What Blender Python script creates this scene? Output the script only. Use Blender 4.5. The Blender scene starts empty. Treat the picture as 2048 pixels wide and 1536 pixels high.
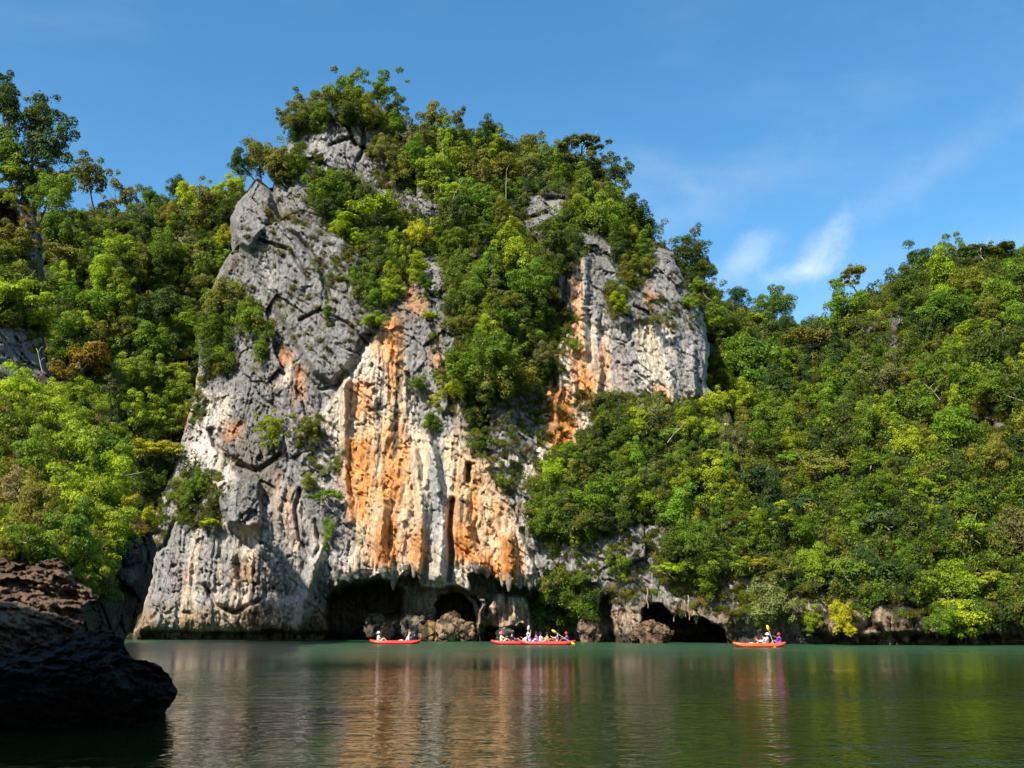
import bpy, bmesh, math, random
import numpy as np
from mathutils import Vector, Matrix
random.seed(7); RS = np.random.RandomState(11)
sc = bpy.context.scene
COL = sc.collection
# ------------------------------------------------------------------ camera, light, exposure
F = 1967.0; PITCH = math.atan(477.0 / F); CAMZ = 1.7
cp, sp = math.cos(PITCH), math.sin(PITCH)
cam = bpy.data.objects.new('camera', bpy.data.cameras.new('camera')); COL.objects.link(cam)
cam.data.sensor_width = 36.0; cam.data.lens = 36.0 * F / 2048.0
cam.data.clip_start = 0.1; cam.data.clip_end = 6000
cam.location = (0, 0, CAMZ); cam.rotation_euler = (math.pi / 2 + PITCH, 0, 0)
sc.camera = cam
SUN_AZ = math.radians(215)    # compass-like angle of the sun seen from the scene: 180 = behind the camera
SUN_EL = math.radians(42)
sun_dir = Vector((math.sin(SUN_AZ) * math.cos(SUN_EL), math.cos(SUN_AZ) * math.cos(SUN_EL), math.sin(SUN_EL)))
sl = bpy.data.lights.new('sun', 'SUN'); sl.energy = 5.0; sl.angle = math.radians(0.5); sl.color = (1.0, 0.93, 0.80)
so = bpy.data.objects.new('sun', sl); COL.objects.link(so)
so.rotation_euler = sun_dir.to_track_quat('Z', 'Y').to_euler()
w = bpy.data.worlds.new('World'); sc.world = w; w.use_nodes = True
nt = w.node_tree; nt.nodes.clear()
def N(t, typ, **kw):
    n = t.nodes.new(typ)
    for k, v in kw.items():
        if k.startswith('i_'): n.inputs[k[2:].replace('_', ' ')].default_value = v
        else: setattr(n, k, v)
    return n
def L(t, a, b): t.links.new(a, b)
def mathn(t, op, a, b=None, c=None, clamp=False):
    n = t.nodes.new('ShaderNodeMath'); n.operation = op; n.use_clamp = clamp
    for i, x in enumerate((a, b, c)):
        if x is None: continue
        if isinstance(x, (int, float)): n.inputs[i].default_value = x
        else: t.links.new(x, n.inputs[i])
    return n.outputs[0]
def mixc(t, fac, a, b, mode='MIX'):
    n = t.nodes.new('ShaderNodeMix'); n.data_type = 'RGBA'; n.blend_type = mode; n.clamp_factor = True
    for i, x in ((0, fac), (6, a), (7, b)):
        if isinstance(x, (int, float)): n.inputs[i].default_value = x
        elif isinstance(x, tuple): n.inputs[i].default_value = (x + (1,))[:4]
        else: t.links.new(x, n.inputs[i])
    return n.outputs[2]
def maprange(t, v, a, b, c=0.0, d=1.0, smooth=True):
    n = t.nodes.new('ShaderNodeMapRange'); n.clamp = True
    if smooth: n.interpolation_type = 'SMOOTHSTEP'
    t.links.new(v, n.inputs[0])
    for i, x in enumerate((a, b, c, d)): n.inputs[i + 1].default_value = x
    return n.outputs[0]
sky = N(nt, 'ShaderNodeTexSky', sky_type='NISHITA', sun_disc=False)
sky.sun_elevation = SUN_EL; sky.sun_rotation = SUN_AZ
sky.altitude = 0; sky.air_density = 1.0; sky.dust_density = 0.6; sky.ozone_density = 1.6
tc = N(nt, 'ShaderNodeTexCoord')
# thin cirrus veil: noise on the sky direction, stretched along streaks
mp = N(nt, 'ShaderNodeMapping'); mp.inputs['Rotation'].default_value = (0.1, 0.75, 0.25); mp.inputs['Scale'].default_value = (1.2, 2.6, 4.2)
L(nt, tc.outputs['Generated'], mp.inputs[0])
ns = N(nt, 'ShaderNodeTexNoise'); ns.inputs['Scale'].default_value = 1.6; ns.inputs['Detail'].default_value = 7; ns.inputs['Roughness'].default_value = 0.55; ns.inputs['Distortion'].default_value = 0.4
L(nt, mp.outputs[0], ns.inputs[0])
veil = maprange(nt, ns.outputs[0], 0.40, 0.95, 0.0, 0.28)
sep = N(nt, 'ShaderNodeSeparateXYZ'); L(nt, tc.outputs['Generated'], sep.inputs[0])
def px_dir(u, v):
    a = (u - 1024) / F; b = (768 - v) / F
    d = Vector((a, cp - b * sp, sp + b * cp)); return d.normalized()
def cloud(u, v, ru, rv, rot, dens):
    """one small fair-weather cloud in the sky at a direction"""
    d = px_dir(u, v); right = Vector((d.y, -d.x, 0)).normalized(); up = right.cross(d)
    r2 = right * math.cos(rot) + up * math.sin(rot); u2 = -right * math.sin(rot) + up * math.cos(rot)
    nz = N(nt, 'ShaderNodeTexNoise'); nz.inputs['Scale'].default_value = 26; nz.inputs['Distortion'].default_value = 0.2; nz.inputs['Detail'].default_value = 6; nz.inputs['Roughness'].default_value = 0.62
    L(nt, tc.outputs['Generated'], nz.inputs[0])
    def dot(vec):
        n = N(nt, 'ShaderNodeVectorMath', operation='DOT_PRODUCT'); n.inputs[1].default_value = vec; L(nt, tc.outputs['Generated'], n.inputs[0]); return n.outputs['Value']
    off = (r2.dot(d), u2.dot(d))
    x = mathn(nt, 'DIVIDE', dot(r2), ru / F); y = mathn(nt, 'DIVIDE', dot(u2), rv / F)
    q = mathn(nt, 'SQRT', mathn(nt, 'ADD', mathn(nt, 'MULTIPLY', x, x), mathn(nt, 'MULTIPLY', y, y)))
    q = mathn(nt, 'ADD', q, mathn(nt, 'MULTIPLY', mathn(nt, 'SUBTRACT', nz.outputs[0], 0.5), 2.4))
    return maprange(nt, q, 1.6, -0.25, 0.0, dens)
c1 = cloud(1640, 512, 66, 34, math.radians(48), 0.40)
c2 = cloud(1600, 545, 70, 22, math.radians(10), 0.34)
c3 = cloud(1490, 520, 75, 30, math.radians(28), 0.34)
c4 = cloud(1420, 400, 200, 50, math.radians(25), 0.09)
c5 = cloud(1880, 330, 200, 35, math.radians(25), 0.10)
c6 = cloud(1310, 330, 90, 30, math.radians(-30), 0.07)
allc = veil
for c in (c1, c2, c3, c4, c5, c6):
    allc = mathn(nt, 'ADD', allc, c, clamp=True)
front = maprange(nt, sep.outputs[2], 0.02, 0.25)
hs = N(nt, 'ShaderNodeHueSaturation'); hs.inputs['Hue'].default_value = 0.491; hs.inputs['Saturation'].default_value = 1.30; hs.inputs['Value'].default_value = 1.0
L(nt, sky.outputs[0], hs.inputs['Color'])
skyc = mixc(nt, allc, hs.outputs[0], (4.6, 5.0, 5.5))
bg = N(nt, 'ShaderNodeBackground'); bg.inputs['Strength'].default_value = 0.118
L(nt, skyc, bg.inputs[0])
wo = N(nt, 'ShaderNodeOutputWorld'); L(nt, bg.outputs[0], wo.inputs[0])
vs = sc.view_settings; sc.display_settings.display_device = 'sRGB'
vs.view_transform = 'Standard'; vs.look = 'None'; vs.exposure = 0.90; vs.gamma = 1.0; vs.use_curve_mapping = False
sc.cycles.max_bounces = 6; sc.cycles.diffuse_bounces = 3; sc.cycles.glossy_bounces = 3; sc.cycles.transmission_bounces = 3; sc.cycles.transparent_max_bounces = 4
sc.cycles.caustics_reflective = False; sc.cycles.caustics_refractive = False

# ------------------------------------------------------------------ helpers
def unproj(u, v, Y):
    """point on the ray of photo position (u, v) at world distance Y in front of the viewpoint"""
    a = (u - 1024) / F; b = (768 - v) / F
    dy = cp - b * sp; dz = sp + b * cp
    return np.stack([Y * a / dy, Y * np.ones_like(a), CAMZ + Y * dz / dy], -1)
def up1(u, v, Y): return Vector(unproj(np.array(float(u)), np.array(float(v)), float(Y)))
def proj(P):
    x, y, z = P[0], P[1], P[2] - CAMZ
    d = y * cp + z * sp
    return 1024 + F * x / d, 768 - F * (-y * sp + z * cp) / d
def hash3(x, y, z, s):
    h = (x.astype(np.int64) * 374761393 + y.astype(np.int64) * 668265263 + z.astype(np.int64) * 2147483647 + s * 974634777) & 0xffffffff
    h = ((h ^ (h >> 13)) * 1274126177) & 0xffffffff
    h = ((h ^ (h >> 16)) * 2246822519) & 0xffffffff
    return ((h ^ (h >> 15)) & 0xffffff) / float(0xffffff)
def vnoise(x, y, z, s=0):
    xi, yi, zi = np.floor(x), np.floor(y), np.floor(z)
    fx, fy, fz = x - xi, y - yi, z - zi
    fx = fx * fx * fx * (fx * (fx * 6 - 15) + 10); fy = fy * fy * fy * (fy * (fy * 6 - 15) + 10); fz = fz * fz * fz * (fz * (fz * 6 - 15) + 10)
    r = 0
    for dx in (0, 1):
        wx = fx if dx else 1 - fx
        for dy in (0, 1):
            wy = fy if dy else 1 - fy
            for dz in (0, 1):
                wz = fz if dz else 1 - fz
                r = r + wx * wy * wz * hash3(xi + dx, yi + dy, zi + dz, s)
    return r * 2 - 1
def fbm(P, sc_, s=0, oct=4, gain=0.5):
    x, y, z = P[..., 0] * sc_[0], P[..., 1] * sc_[1], P[..., 2] * sc_[2]
    r = 0; a = 1; t = 0
    for i in range(oct):
        r = r + a * vnoise(x + 17.3 * i, y - 9.1 * i, z + 3.7 * i, s + i); t += a
        x = x * 2.03; y = y * 2.03; z = z * 2.03; a *= gain
    return r / t
def ridged(P, sc_, s=0, oct=4, gain=0.5):
    x, y, z = P[..., 0] * sc_[0], P[..., 1] * sc_[1], P[..., 2] * sc_[2]
    r = 0; a = 1; t = 0
    for i in range(oct):
        r = r + a * (1 - np.abs(vnoise(x + 17.3 * i, y - 9.1 * i, z + 3.7 * i, s + i)) * 2); t += a
        x = x * 2.1; y = y * 2.1; z = z * 2.1; a *= gain
    return r / t
def worley(P, sc_, s=0, tilt=1.0):
    """cell facets: each cell is a plane with its own tilt and step; returns (facet height, F2-F1)"""
    x, y, z = P[..., 0] * sc_[0], P[..., 1] * sc_[1], P[..., 2] * sc_[2]
    xi, yi, zi = np.floor(x), np.floor(y), np.floor(z)
    f1 = np.full(x.shape, 9.0); f2 = np.full(x.shape, 9.0); h = np.zeros(x.shape)
    for dx in (-1, 0, 1):
        for dy in (-1, 0, 1):
            for dz in (-1, 0, 1):
                cx, cy, cz = xi + dx, yi + dy, zi + dz
                px = cx + hash3(cx, cy, cz, s); py = cy + hash3(cx, cy, cz, s + 1); pz = cz + hash3(cx, cy, cz, s + 2)
                ax, ay, az = x - px, y - py, z - pz
                d = np.sqrt(ax * ax + ay * ay + az * az)
                nx = hash3(cx, cy, cz, s + 3) * 2 - 1; nz = hash3(cx, cy, cz, s + 4) * 2 - 1; st = hash3(cx, cy, cz, s + 5) - 0.5
                hh = (ax * nx + az * nz) * tilt + st
                m = d < f1
                f2 = np.where(m, f1, np.minimum(f2, d)); h = np.where(m, hh, h); f1 = np.where(m, d, f1)
    return h, f2 - f1
def sstep(a, b, x):
    t = np.clip((x - a) / (b - a), 0, 1); return t * t * (3 - 2 * t)
def pdist(poly, U, V):
    """signed distance to a polygon, positive inside; also the closest point"""
    P = np.array(poly, float); n = len(P)
    best = np.full(U.shape, 1e18); cu = np.zeros(U.shape); cv = np.zeros(U.shape); ins = np.zeros(U.shape, bool)
    for i in range(n):
        a = P[i]; b = P[(i + 1) % n]; e = b - a; l2 = e @ e + 1e-9
        t = np.clip(((U - a[0]) * e[0] + (V - a[1]) * e[1]) / l2, 0, 1)
        qx = a[0] + t * e[0]; qy = a[1] + t * e[1]
        d = (U - qx) ** 2 + (V - qy) ** 2; m = d < best
        best = np.where(m, d, best); cu = np.where(m, qx, cu); cv = np.where(m, qy, cv)
        if a[1] != b[1]:
            c = ((V >= min(a[1], b[1])) & (V < max(a[1], b[1]))) & (U < a[0] + (V - a[1]) * e[0] / e[1])
            ins ^= c
    d = np.sqrt(best)
    return np.where(ins, d, -d), cu, cv
def pm(poly, U, V, soft=8.0, inset=0.0):
    P = np.array(poly, float); r = soft + abs(inset)
    m = np.zeros(U.shape)
    box = (U > P[:, 0].min() - r) & (U < P[:, 0].max() + r) & (V > P[:, 1].min() - r) & (V < P[:, 1].max() + r)
    if box.any():
        d, _, _ = pdist(poly, U[box], V[box]); m[box] = sstep(-soft, soft, d - inset)
    return m
def stroke(pts, wd, U, V):
    """closeness 0..1 to a polyline of width wd"""
    P = np.array(pts, float); m = np.zeros(U.shape)
    box = (U > P[:, 0].min() - wd) & (U < P[:, 0].max() + wd) & (V > P[:, 1].min() - wd) & (V < P[:, 1].max() + wd)
    if not box.any(): return m
    Ub, Vb = U[box], V[box]; best = np.full(Ub.shape, 1e18)
    for a, b in zip(P[:-1], P[1:]):
        e = b - a; t = np.clip(((Ub - a[0]) * e[0] + (Vb - a[1]) * e[1]) / (e @ e + 1e-9), 0, 1)
        best = np.minimum(best, (Ub - a[0] - t * e[0]) ** 2 + (Vb - a[1] - t * e[1]) ** 2)
    m[box] = np.clip(1 - np.sqrt(best) / wd, 0, 1); return m
def roughen(poly, amp, step, seed):
    """subdivide an outline and make it ragged"""
    r = np.random.RandomState(seed); out = []
    n = len(poly)
    for i in range(n):
        a = np.array(poly[i], float); b = np.array(poly[(i + 1) % n], float)
        k = max(1, int(np.hypot(*(b - a)) / step))
        for j in range(k):
            p = a + (b - a) * j / k
            out.append(p + (r.rand(2) - .5) * 2 * amp)
    return out
class TPS:
    def __init__(s, pts):
        A = np.array(pts, float); s.c = A[:, :2] / 1000.0; n = len(A)
        d = s.c[:, None] - s.c[None]; r2 = (d ** 2).sum(-1); K = s.k(r2) + np.eye(n) * 2e-4
        Pm = np.hstack([np.ones((n, 1)), s.c]); M = np.zeros((n + 3, n + 3)); M[:n, :n] = K; M[:n, n:] = Pm; M[n:, :n] = Pm.T
        s.w = np.linalg.solve(M, np.concatenate([A[:, 2], np.zeros(3)]))
    def k(s, r2): return np.where(r2 > 1e-12, r2 * np.log(r2 + 1e-12) * 0.5, 0)
    def __call__(s, U, V):
        x = U / 1000.0; y = V / 1000.0; n = len(s.c); r = s.w[n] + s.w[n + 1] * x + s.w[n + 2] * y
        for i in range(n): r = r + s.w[i] * s.k((x - s.c[i, 0]) ** 2 + (y - s.c[i, 1]) ** 2)
        return r
def mesh_np(name, co, quads, mat=None, parent=None, attrs=None, smooth=False, tris=None):
    me = bpy.data.meshes.new(name)
    nv = len(co); nq = len(quads); nt_ = 0 if tris is None else len(tris)
    me.vertices.add(nv); me.vertices.foreach_set('co', np.asarray(co, np.float32).ravel())
    li = np.asarray(quads, np.int32).ravel()
    if nt_: li = np.concatenate([li, np.asarray(tris, np.int32).ravel()])
    me.loops.add(len(li)); me.loops.foreach_set('vertex_index', li)
    me.polygons.add(nq + nt_)
    st = np.concatenate([np.arange(nq) * 4, nq * 4 + np.arange(nt_) * 3]).astype(np.int32)
    me.polygons.foreach_set('loop_start', st)
    if smooth: me.polygons.foreach_set('use_smooth', np.ones(nq + nt_, bool))
    me.update(calc_edges=True)
    for k, (typ, dom, val) in (attrs or {}).items():
        at = me.attributes.new(k, typ, dom)
        at.data.foreach_set({'FLOAT': 'value', 'FLOAT_COLOR': 'color', 'FLOAT_VECTOR': 'vector', 'INT': 'value'}[typ], np.asarray(val, np.float32 if typ != 'INT' else np.int32).ravel())
    if mat: me.materials.append(mat)
    return me
def link(name, me, parent=None, kind=None):
    o = bpy.data.objects.new(name, me); COL.objects.link(o)
    if parent is not None: o.parent = parent
    if kind: o['kind'] = kind
    return o
def thing(name, label, cat, loc=(0, 0, 0), rz=0.0, group=None, data=None):
    o = bpy.data.objects.new(name, data); COL.objects.link(o)
    o.location = loc; o.rotation_euler = (0, 0, rz); o['label'] = label; o['category'] = cat
    if group: o['group'] = group
    return o

# ------------------------------------------------------------------ materials
def newmat(name):
    m = bpy.data.materials.new(name); m.use_nodes = True; t = m.node_tree; t.nodes.clear()
    return m, t, N(t, 'ShaderNodeOutputMaterial')
def rock_material(name, bump=0.25, wet=False, gain=1.0, sz=1.0, crack=0.8):
    m, t, out = newmat(name)
    at = N(t, 'ShaderNodeAttribute', attribute_name='rock_colour')
    g = N(t, 'ShaderNodeNewGeometry')
    mp_ = N(t, 'ShaderNodeMapping'); mp_.inputs['Scale'].default_value = (1, 1, 0.55); L(t, g.outputs['Position'], mp_.inputs[0])
    n1 = N(t, 'ShaderNodeTexNoise'); n1.inputs['Scale'].default_value = 3.4 * sz; n1.inputs['Detail'].default_value = 10; n1.inputs['Roughness'].default_value = 0.74
    n2 = N(t, 'ShaderNodeTexVoronoi', feature='DISTANCE_TO_EDGE'); n2.inputs['Scale'].default_value = 1.3 * sz
    n3 = N(t, 'ShaderNodeTexNoise'); n3.inputs['Scale'].default_value = 7.0 * sz; n3.inputs['Detail'].default_value = 5; n3.inputs['Roughness'].default_value = 0.7
    wv = N(t, 'ShaderNodeVectorMath', operation='ADD'); L(t, mp_.outputs[0], wv.inputs[0])
    nm = N(t, 'ShaderNodeVectorMath', operation='SCALE'); nm.inputs['Scale'].default_value = 0.7 / sz; L(t, n1.outputs['Color'], nm.inputs[0]); L(t, nm.outputs[0], wv.inputs[1])
    L(t, mp_.outputs[0], n1.inputs[0]); L(t, wv.outputs[0], n2.inputs[0]); L(t, mp_.outputs[0], n3.inputs[0])
    k = maprange(t, n1.outputs[0], 0.3, 0.72, 0.72 * gain, 1.22 * gain, False)
    k2 = maprange(t, n3.outputs[0], 0.35, 0.7, 0.88, 1.14, False)
    cr = maprange(t, n2.outputs[0], 0.0, 0.03, crack, 1.0)
    mps = N(t, 'ShaderNodeMapping'); mps.inputs['Scale'].default_value = (1, 1, 0.07); L(t, g.outputs['Position'], mps.inputs[0])
    n4 = N(t, 'ShaderNodeTexNoise'); n4.inputs['Scale'].default_value = 4.5; n4.inputs['Detail'].default_value = 5; n4.inputs['Roughness'].default_value = 0.65; L(t, mps.outputs[0], n4.inputs[0])
    n5 = N(t, 'ShaderNodeTexNoise'); n5.inputs['Scale'].default_value = 2.6 * sz; n5.inputs['Detail'].default_value = 6; n5.inputs['Roughness'].default_value = 0.7; n5.inputs['Distortion'].default_value = 1.2; L(t, mp_.outputs[0], n5.inputs[0])
    pit = maprange(t, n5.outputs[0], 0.62, 0.70, 1.0, 0.62)
    sk = maprange(t, n4.outputs[0], 0.34, 0.66, 0.74, 1.2, False) if not wet else maprange(t, n4.outputs[0], 0.3, 0.7, 0.97, 1.03, False)
    kk = mathn(t, 'MULTIPLY', mathn(t, 'MULTIPLY', mathn(t, 'MULTIPLY', k, k2), cr), mathn(t, 'MULTIPLY', sk, pit))
    vm = N(t, 'ShaderNodeVectorMath', operation='SCALE'); L(t, at.outputs['Color'], vm.inputs[0]); L(t, kk, vm.inputs['Scale'])
    bs = N(t, 'ShaderNodeBsdfPrincipled'); L(t, vm.outputs[0], bs.inputs['Base Color'])
    bs.inputs['Roughness'].default_value = 0.75 if wet else 0.9; bs.inputs['Specular IOR Level'].default_value = 0.15
    hh = mathn(t, 'ADD', mathn(t, 'MULTIPLY', n1.outputs[0], 0.6), mathn(t, 'MULTIPLY', n3.outputs[0], 0.25))
    hh = mathn(t, 'ADD', hh, mathn(t, 'MULTIPLY', n4.outputs[0], 0.0 if wet else 0.35))
    hh = mathn(t, 'ADD', hh, mathn(t, 'MULTIPLY', maprange(t, n2.outputs[0], 0.0, 0.05), 0.10 * (1 - crack) * 5))
    b = N(t, 'ShaderNodeBump'); b.inputs['Strength'].default_value = 1.0; b.inputs['Distance'].default_value = bump; L(t, hh, b.inputs['Height']); L(t, b.outputs[0], bs.inputs['Normal'])
    L(t, bs.outputs[0], out.inputs[0]); return m
M_ROCK = rock_material('limestone', 0.36)
M_FROCK = rock_material('near_rock', 0.15, True, sz=3.0, crack=1.0)
def leaf_material(name, mode):
    m, t, out = newmat(name)
    if mode == 'instance': c = N(t, 'ShaderNodeAttribute', attribute_name='tint', attribute_type='INSTANCER').outputs['Color']
    else: c = N(t, 'ShaderNodeObjectInfo').outputs['Color']
    lv = N(t, 'ShaderNodeAttribute', attribute_name='leafvar')
    k = maprange(t, lv.outputs['Fac'], 0, 1, 0.62, 1.38, False)
    vm = N(t, 'ShaderNodeVectorMath', operation='SCALE'); L(t, c, vm.inputs[0]); L(t, k, vm.inputs['Scale'])
    yl = mixc(t, maprange(t, lv.outputs['Fac'], 0.80, 1.0, 0.0, 0.35), vm.outputs[0], (0.30, 0.27, 0.035))
    bs = N(t, 'ShaderNodeBsdfPrincipled'); L(t, yl, bs.inputs['Base Color']); bs.inputs['Roughness'].default_value = 0.55; bs.inputs['Specular IOR Level'].default_value = 0.25
    tr = N(t, 'ShaderNodeBsdfTranslucent'); vm2 = N(t, 'ShaderNodeVectorMath', operation='MULTIPLY'); L(t, yl, vm2.inputs[0]); vm2.inputs[1].default_value = (1.25, 1.2, 0.5); L(t, vm2.outputs[0], tr.inputs[0])
    mx = N(t, 'ShaderNodeMixShader'); mx.inputs[0].default_value = 0.38; L(t, bs.outputs[0], mx.inputs[1]); L(t, tr.outputs[0], mx.inputs[2])
    L(t, mx.outputs[0], out.inputs[0]); return m
M_LEAF = leaf_material('leaf', 'object'); M_LEAFI = leaf_material('leaf_instanced', 'instance')
def plain(name, col, rough=0.6, spec=0.3, vary=0.15, scale=6.0):
    m, t, out = newmat(name)
    g = N(t, 'ShaderNodeTexCoord'); n = N(t, 'ShaderNodeTexNoise'); n.inputs['Scale'].default_value = scale; n.inputs['Detail'].default_value = 4; L(t, g.outputs['Object'], n.inputs[0])
    k = maprange(t, n.outputs[0], 0.3, 0.7, 1 - vary, 1 + vary, False)
    vm = N(t, 'ShaderNodeVectorMath', operation='SCALE'); vm.inputs[0].default_value = col; L(t, k, vm.inputs['Scale'])
    bs = N(t, 'ShaderNodeBsdfPrincipled'); L(t, vm.outputs[0], bs.inputs['Base Color']); bs.inputs['Roughness'].default_value = rough; bs.inputs['Specular IOR Level'].default_value = spec
    L(t, bs.outputs[0], out.inputs[0]); return m
M_BARK = plain('bark', (0.20, 0.17, 0.13), 0.9, 0.1, 0.35, 3.0)
M_PALEBARK = plain('pale_bark', (0.34, 0.30, 0.23), 0.9, 0.1, 0.25, 3.0)

# ------------------------------------------------------------------ relief surfaces
class Relief:
    """A rock or hill front: a dense grid with real depth, rounded away at its outline and closed behind."""
    def __init__(s, name, outline, ctrl, step, detail, colour, mat, round_w=40, round_d=6.0, ragged=(4, 12), back=14.0, seed=1, kind='structure', parent=None):
        ol = roughen(outline, ragged[0], ragged[1], seed); O = np.array(ol)
        u0, v0 = O.min(0) - step * 2; u1, v1 = O.max(0) + step * 2
        us = np.arange(u0, u1, step); vs_ = np.arange(v0, v1, step)
        U, V = np.meshgrid(us, vs_)
        coarse = max(1, int(8 / step))
        # distance on a coarse grid far from the outline would be enough; the grid is small, do it all
        d, cu, cv = pdist(ol, U, V)
        near = (d < 0) & (d > -step * 1.45)
        U = np.where(near, cu, U); V = np.where(near, cv, V); d2 = np.where(near, 0.0, d)
        ok = d > -step * 1.45
        Y0 = TPS(ctrl)(U, V)
        ds_, _, _ = pdist(outline, U, V); t = np.clip(ds_ / round_w, 0, 1)
        Y0 = Y0 + round_d * (1 - np.sqrt(1 - (1 - t) ** 2))
        P0 = unproj(U, V, Y0)
        s.us, s.vs, s.u0, s.v0, s.step = us, vs_, u0, v0, step
        Y = Y0 + detail(U, V, P0)
        s.Y = Y; s.d = d; s.ok = ok; s.U = U; s.V = V
        P = unproj(U, V, Y)
        idx = -np.ones(U.shape, int); n = ok.sum(); idx[ok] = np.arange(n)
        q = ok[:-1, :-1] & ok[1:, :-1] & ok[:-1, 1:] & ok[1:, 1:]
        quads = np.stack([idx[:-1, :-1][q], idx[1:, :-1][q], idx[1:, 1:][q], idx[:-1, 1:][q]], -1)
        co = P[ok]; col = colour(U[ok], V[ok], co)
        # skirt: push a copy of the border back so the mass has thickness
        used = np.zeros(n, bool); used[quads.ravel()] = True
        e = np.concatenate([quads[:, [0, 1]], quads[:, [1, 2]], quads[:, [2, 3]], quads[:, [3, 0]]])
        key = np.sort(e, 1); kk = key[:, 0].astype(np.int64) * n + key[:, 1]
        uq, ix, ct = np.unique(kk, return_index=True, return_counts=True); be = e[ix[ct == 1]]
        bv = np.unique(be); m1 = -np.ones(n, int); m1[bv] = n + np.arange(len(bv))
        ctr = co[bv].mean(0)
        vp = np.array([[0, 0, CAMZ]]); bco = vp + (co[bv] - vp) * ((co[bv][:, 1] + back) / co[bv][:, 1])[:, None]
        sq = np.stack([be[:, 1], be[:, 0], m1[be[:, 0]], m1[be[:, 1]]], -1)
        # coarse back face
        k = 6; okc = (d > 0)[::k, ::k]; ic = -np.ones(okc.shape, int); nc = okc.sum(); ic[okc] = n + len(bv) + np.arange(nc)
        Pb = unproj(U[::k, ::k][okc], V[::k, ::k][okc], Y[::k, ::k][okc] + back)
        qc = okc[:-1, :-1] & okc[1:, :-1] & okc[:-1, 1:] & okc[1:, 1:]
        bq = np.stack([ic[:-1, :-1][qc], ic[:-1, 1:][qc], ic[1:, 1:][qc], ic[1:, :-1][qc]], -1)
        col = np.concatenate([col, col[bv], np.tile(col[:1], (nc, 1))]); co = np.concatenate([co, bco, Pb]); col = np.concatenate([col, np.ones((len(col), 1))], 1)
        tri = None; quads = np.concatenate([quads, bq])
        me = mesh_np(name, co, np.concatenate([quads, sq]), mat, attrs={'rock_colour': ('FLOAT_COLOR', 'POINT', col)}, tris=tri)
        s.obj = link(name, me, parent, kind)
    def y_at(s, u, v):
        i = int(round((v - s.v0) / s.step)); j = int(round((u - s.u0) / s.step))
        i = min(max(i, 0), s.Y.shape[0] - 1); j = min(max(j, 0), s.Y.shape[1] - 1)
        if s.ok[i, j]: return s.Y[i, j]
        return None
    def base(s, u, v):
        """nearest surface depth at or just around (u, v)"""
        y = s.y_at(u, v)
        if y is not None: return u, v, y
        for r in range(6, 160, 6):
            for du, dv in ((0, r), (r, r * .6), (-r, r * .6), (r, 0), (-r, 0), (0, -r)):
                y = s.y_at(u + du, v + dv)
                if y is not None: return u + du, v + dv, y
        return u, v, 90.0
def lerp3(c, a, m):
    return c * (1 - m[:, None]) + np.array(a)[None] * m[:, None]

# ---------------- main limestone massif
M_OUT = [(262, 1330), (268, 1262), (285, 1225), (300, 1165), (296, 1110), (300, 1050), (312, 1000), (345, 945), (368, 860), (392, 770), (398, 690), (405, 620), (430, 560), (462, 500),
         (461, 436), (482, 396), (512, 353), (528, 368), (545, 384), (552, 345), (572, 300), (584, 262), (612, 244), (655, 234), (700, 226), (760, 228), (800, 238), (818, 268),
         (850, 262), (905, 262), (1000, 285), (1060, 300), (1150, 312), (1205, 345), (1250, 400), (1285, 445), (1312, 488), (1345, 505), (1368, 560), (1395, 600), (1412, 650), (1418, 700), (1412, 765),
         (1432, 800), (1470, 860), (1515, 925), (1565, 1000), (1615, 1070), (1648, 1120), (1660, 1200), (1672, 1260), (1675, 1330)]
M_CTRL = [(262, 1280, 102), (450, 1278, 101), (650, 1275, 99), (850, 1278, 96), (1000, 1280, 93), (1120, 1282, 91), (1250, 1282, 88), (1450, 1285, 84), (1660, 1289, 80), (262, 1400, 102), (1000, 1400, 93), (1660, 1400, 80),
          (320, 1100, 103), (400, 1150, 100.5), (450, 1200, 100), (450, 1000, 99.5), (400, 850, 104), (500, 850, 101), (450, 700, 105), (420, 600, 109), (600, 1150, 97.5), (700, 1000, 96.5), (850, 1000, 94.5), (850, 1130, 93), (740, 1130, 94),
          (850, 800, 97), (800, 650, 99.5), (700, 800, 98), (600, 700, 99), (600, 850, 98.5), (600, 500, 103), (520, 400, 106), (700, 450, 107), (690, 330, 110), (700, 230, 113), (600, 260, 114), (800, 260, 115), (900, 600, 100), (950, 750, 95), (1000, 900, 93.5), (1000, 1100, 92),
          (1100, 700, 98), (1100, 830, 97), (1150, 900, 96), (1150, 650, 100), (1250, 700, 99.5), (1400, 700, 103), (1330, 520, 106), (1250, 450, 109), (1100, 450, 106), (1000, 320, 116), (1200, 330, 119), (900, 280, 118), (1300, 470, 113), (800, 450, 107), (950, 450, 107),
          (1200, 1000, 91), (1300, 900, 93), (1400, 850, 98), (1300, 1050, 89), (1450, 1000, 90), (1550, 1050, 88), (1600, 1200, 82), (1450, 1180, 85.5), (1250, 1180, 88), (1150, 1150, 90), (1350, 1200, 87), (1620, 1100, 86)]
CAVE_A = [(652, 1330), (656, 1252), (650, 1225), (655, 1200), (668, 1180), (690, 1166), (735, 1160), (765, 1152), (790, 1165), (806, 1150), (822, 1132), (834, 1150), (838, 1172), (870, 1178), (905, 1172), (940, 1178), (960, 1200), (958, 1240), (964, 1330)]
CAVE_DEEP = [(872, 1240), (872, 1205), (885, 1190), (908, 1186), (930, 1190), (946, 1210), (950, 1245), (950, 1330), (905, 1330)]
CAVE_DEEP2 = [(652, 1330), (660, 1205), (690, 1178), (760, 1165), (800, 1180), (806, 1225), (770, 1236), (735, 1262), (700, 1285), (690, 1330)]
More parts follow.
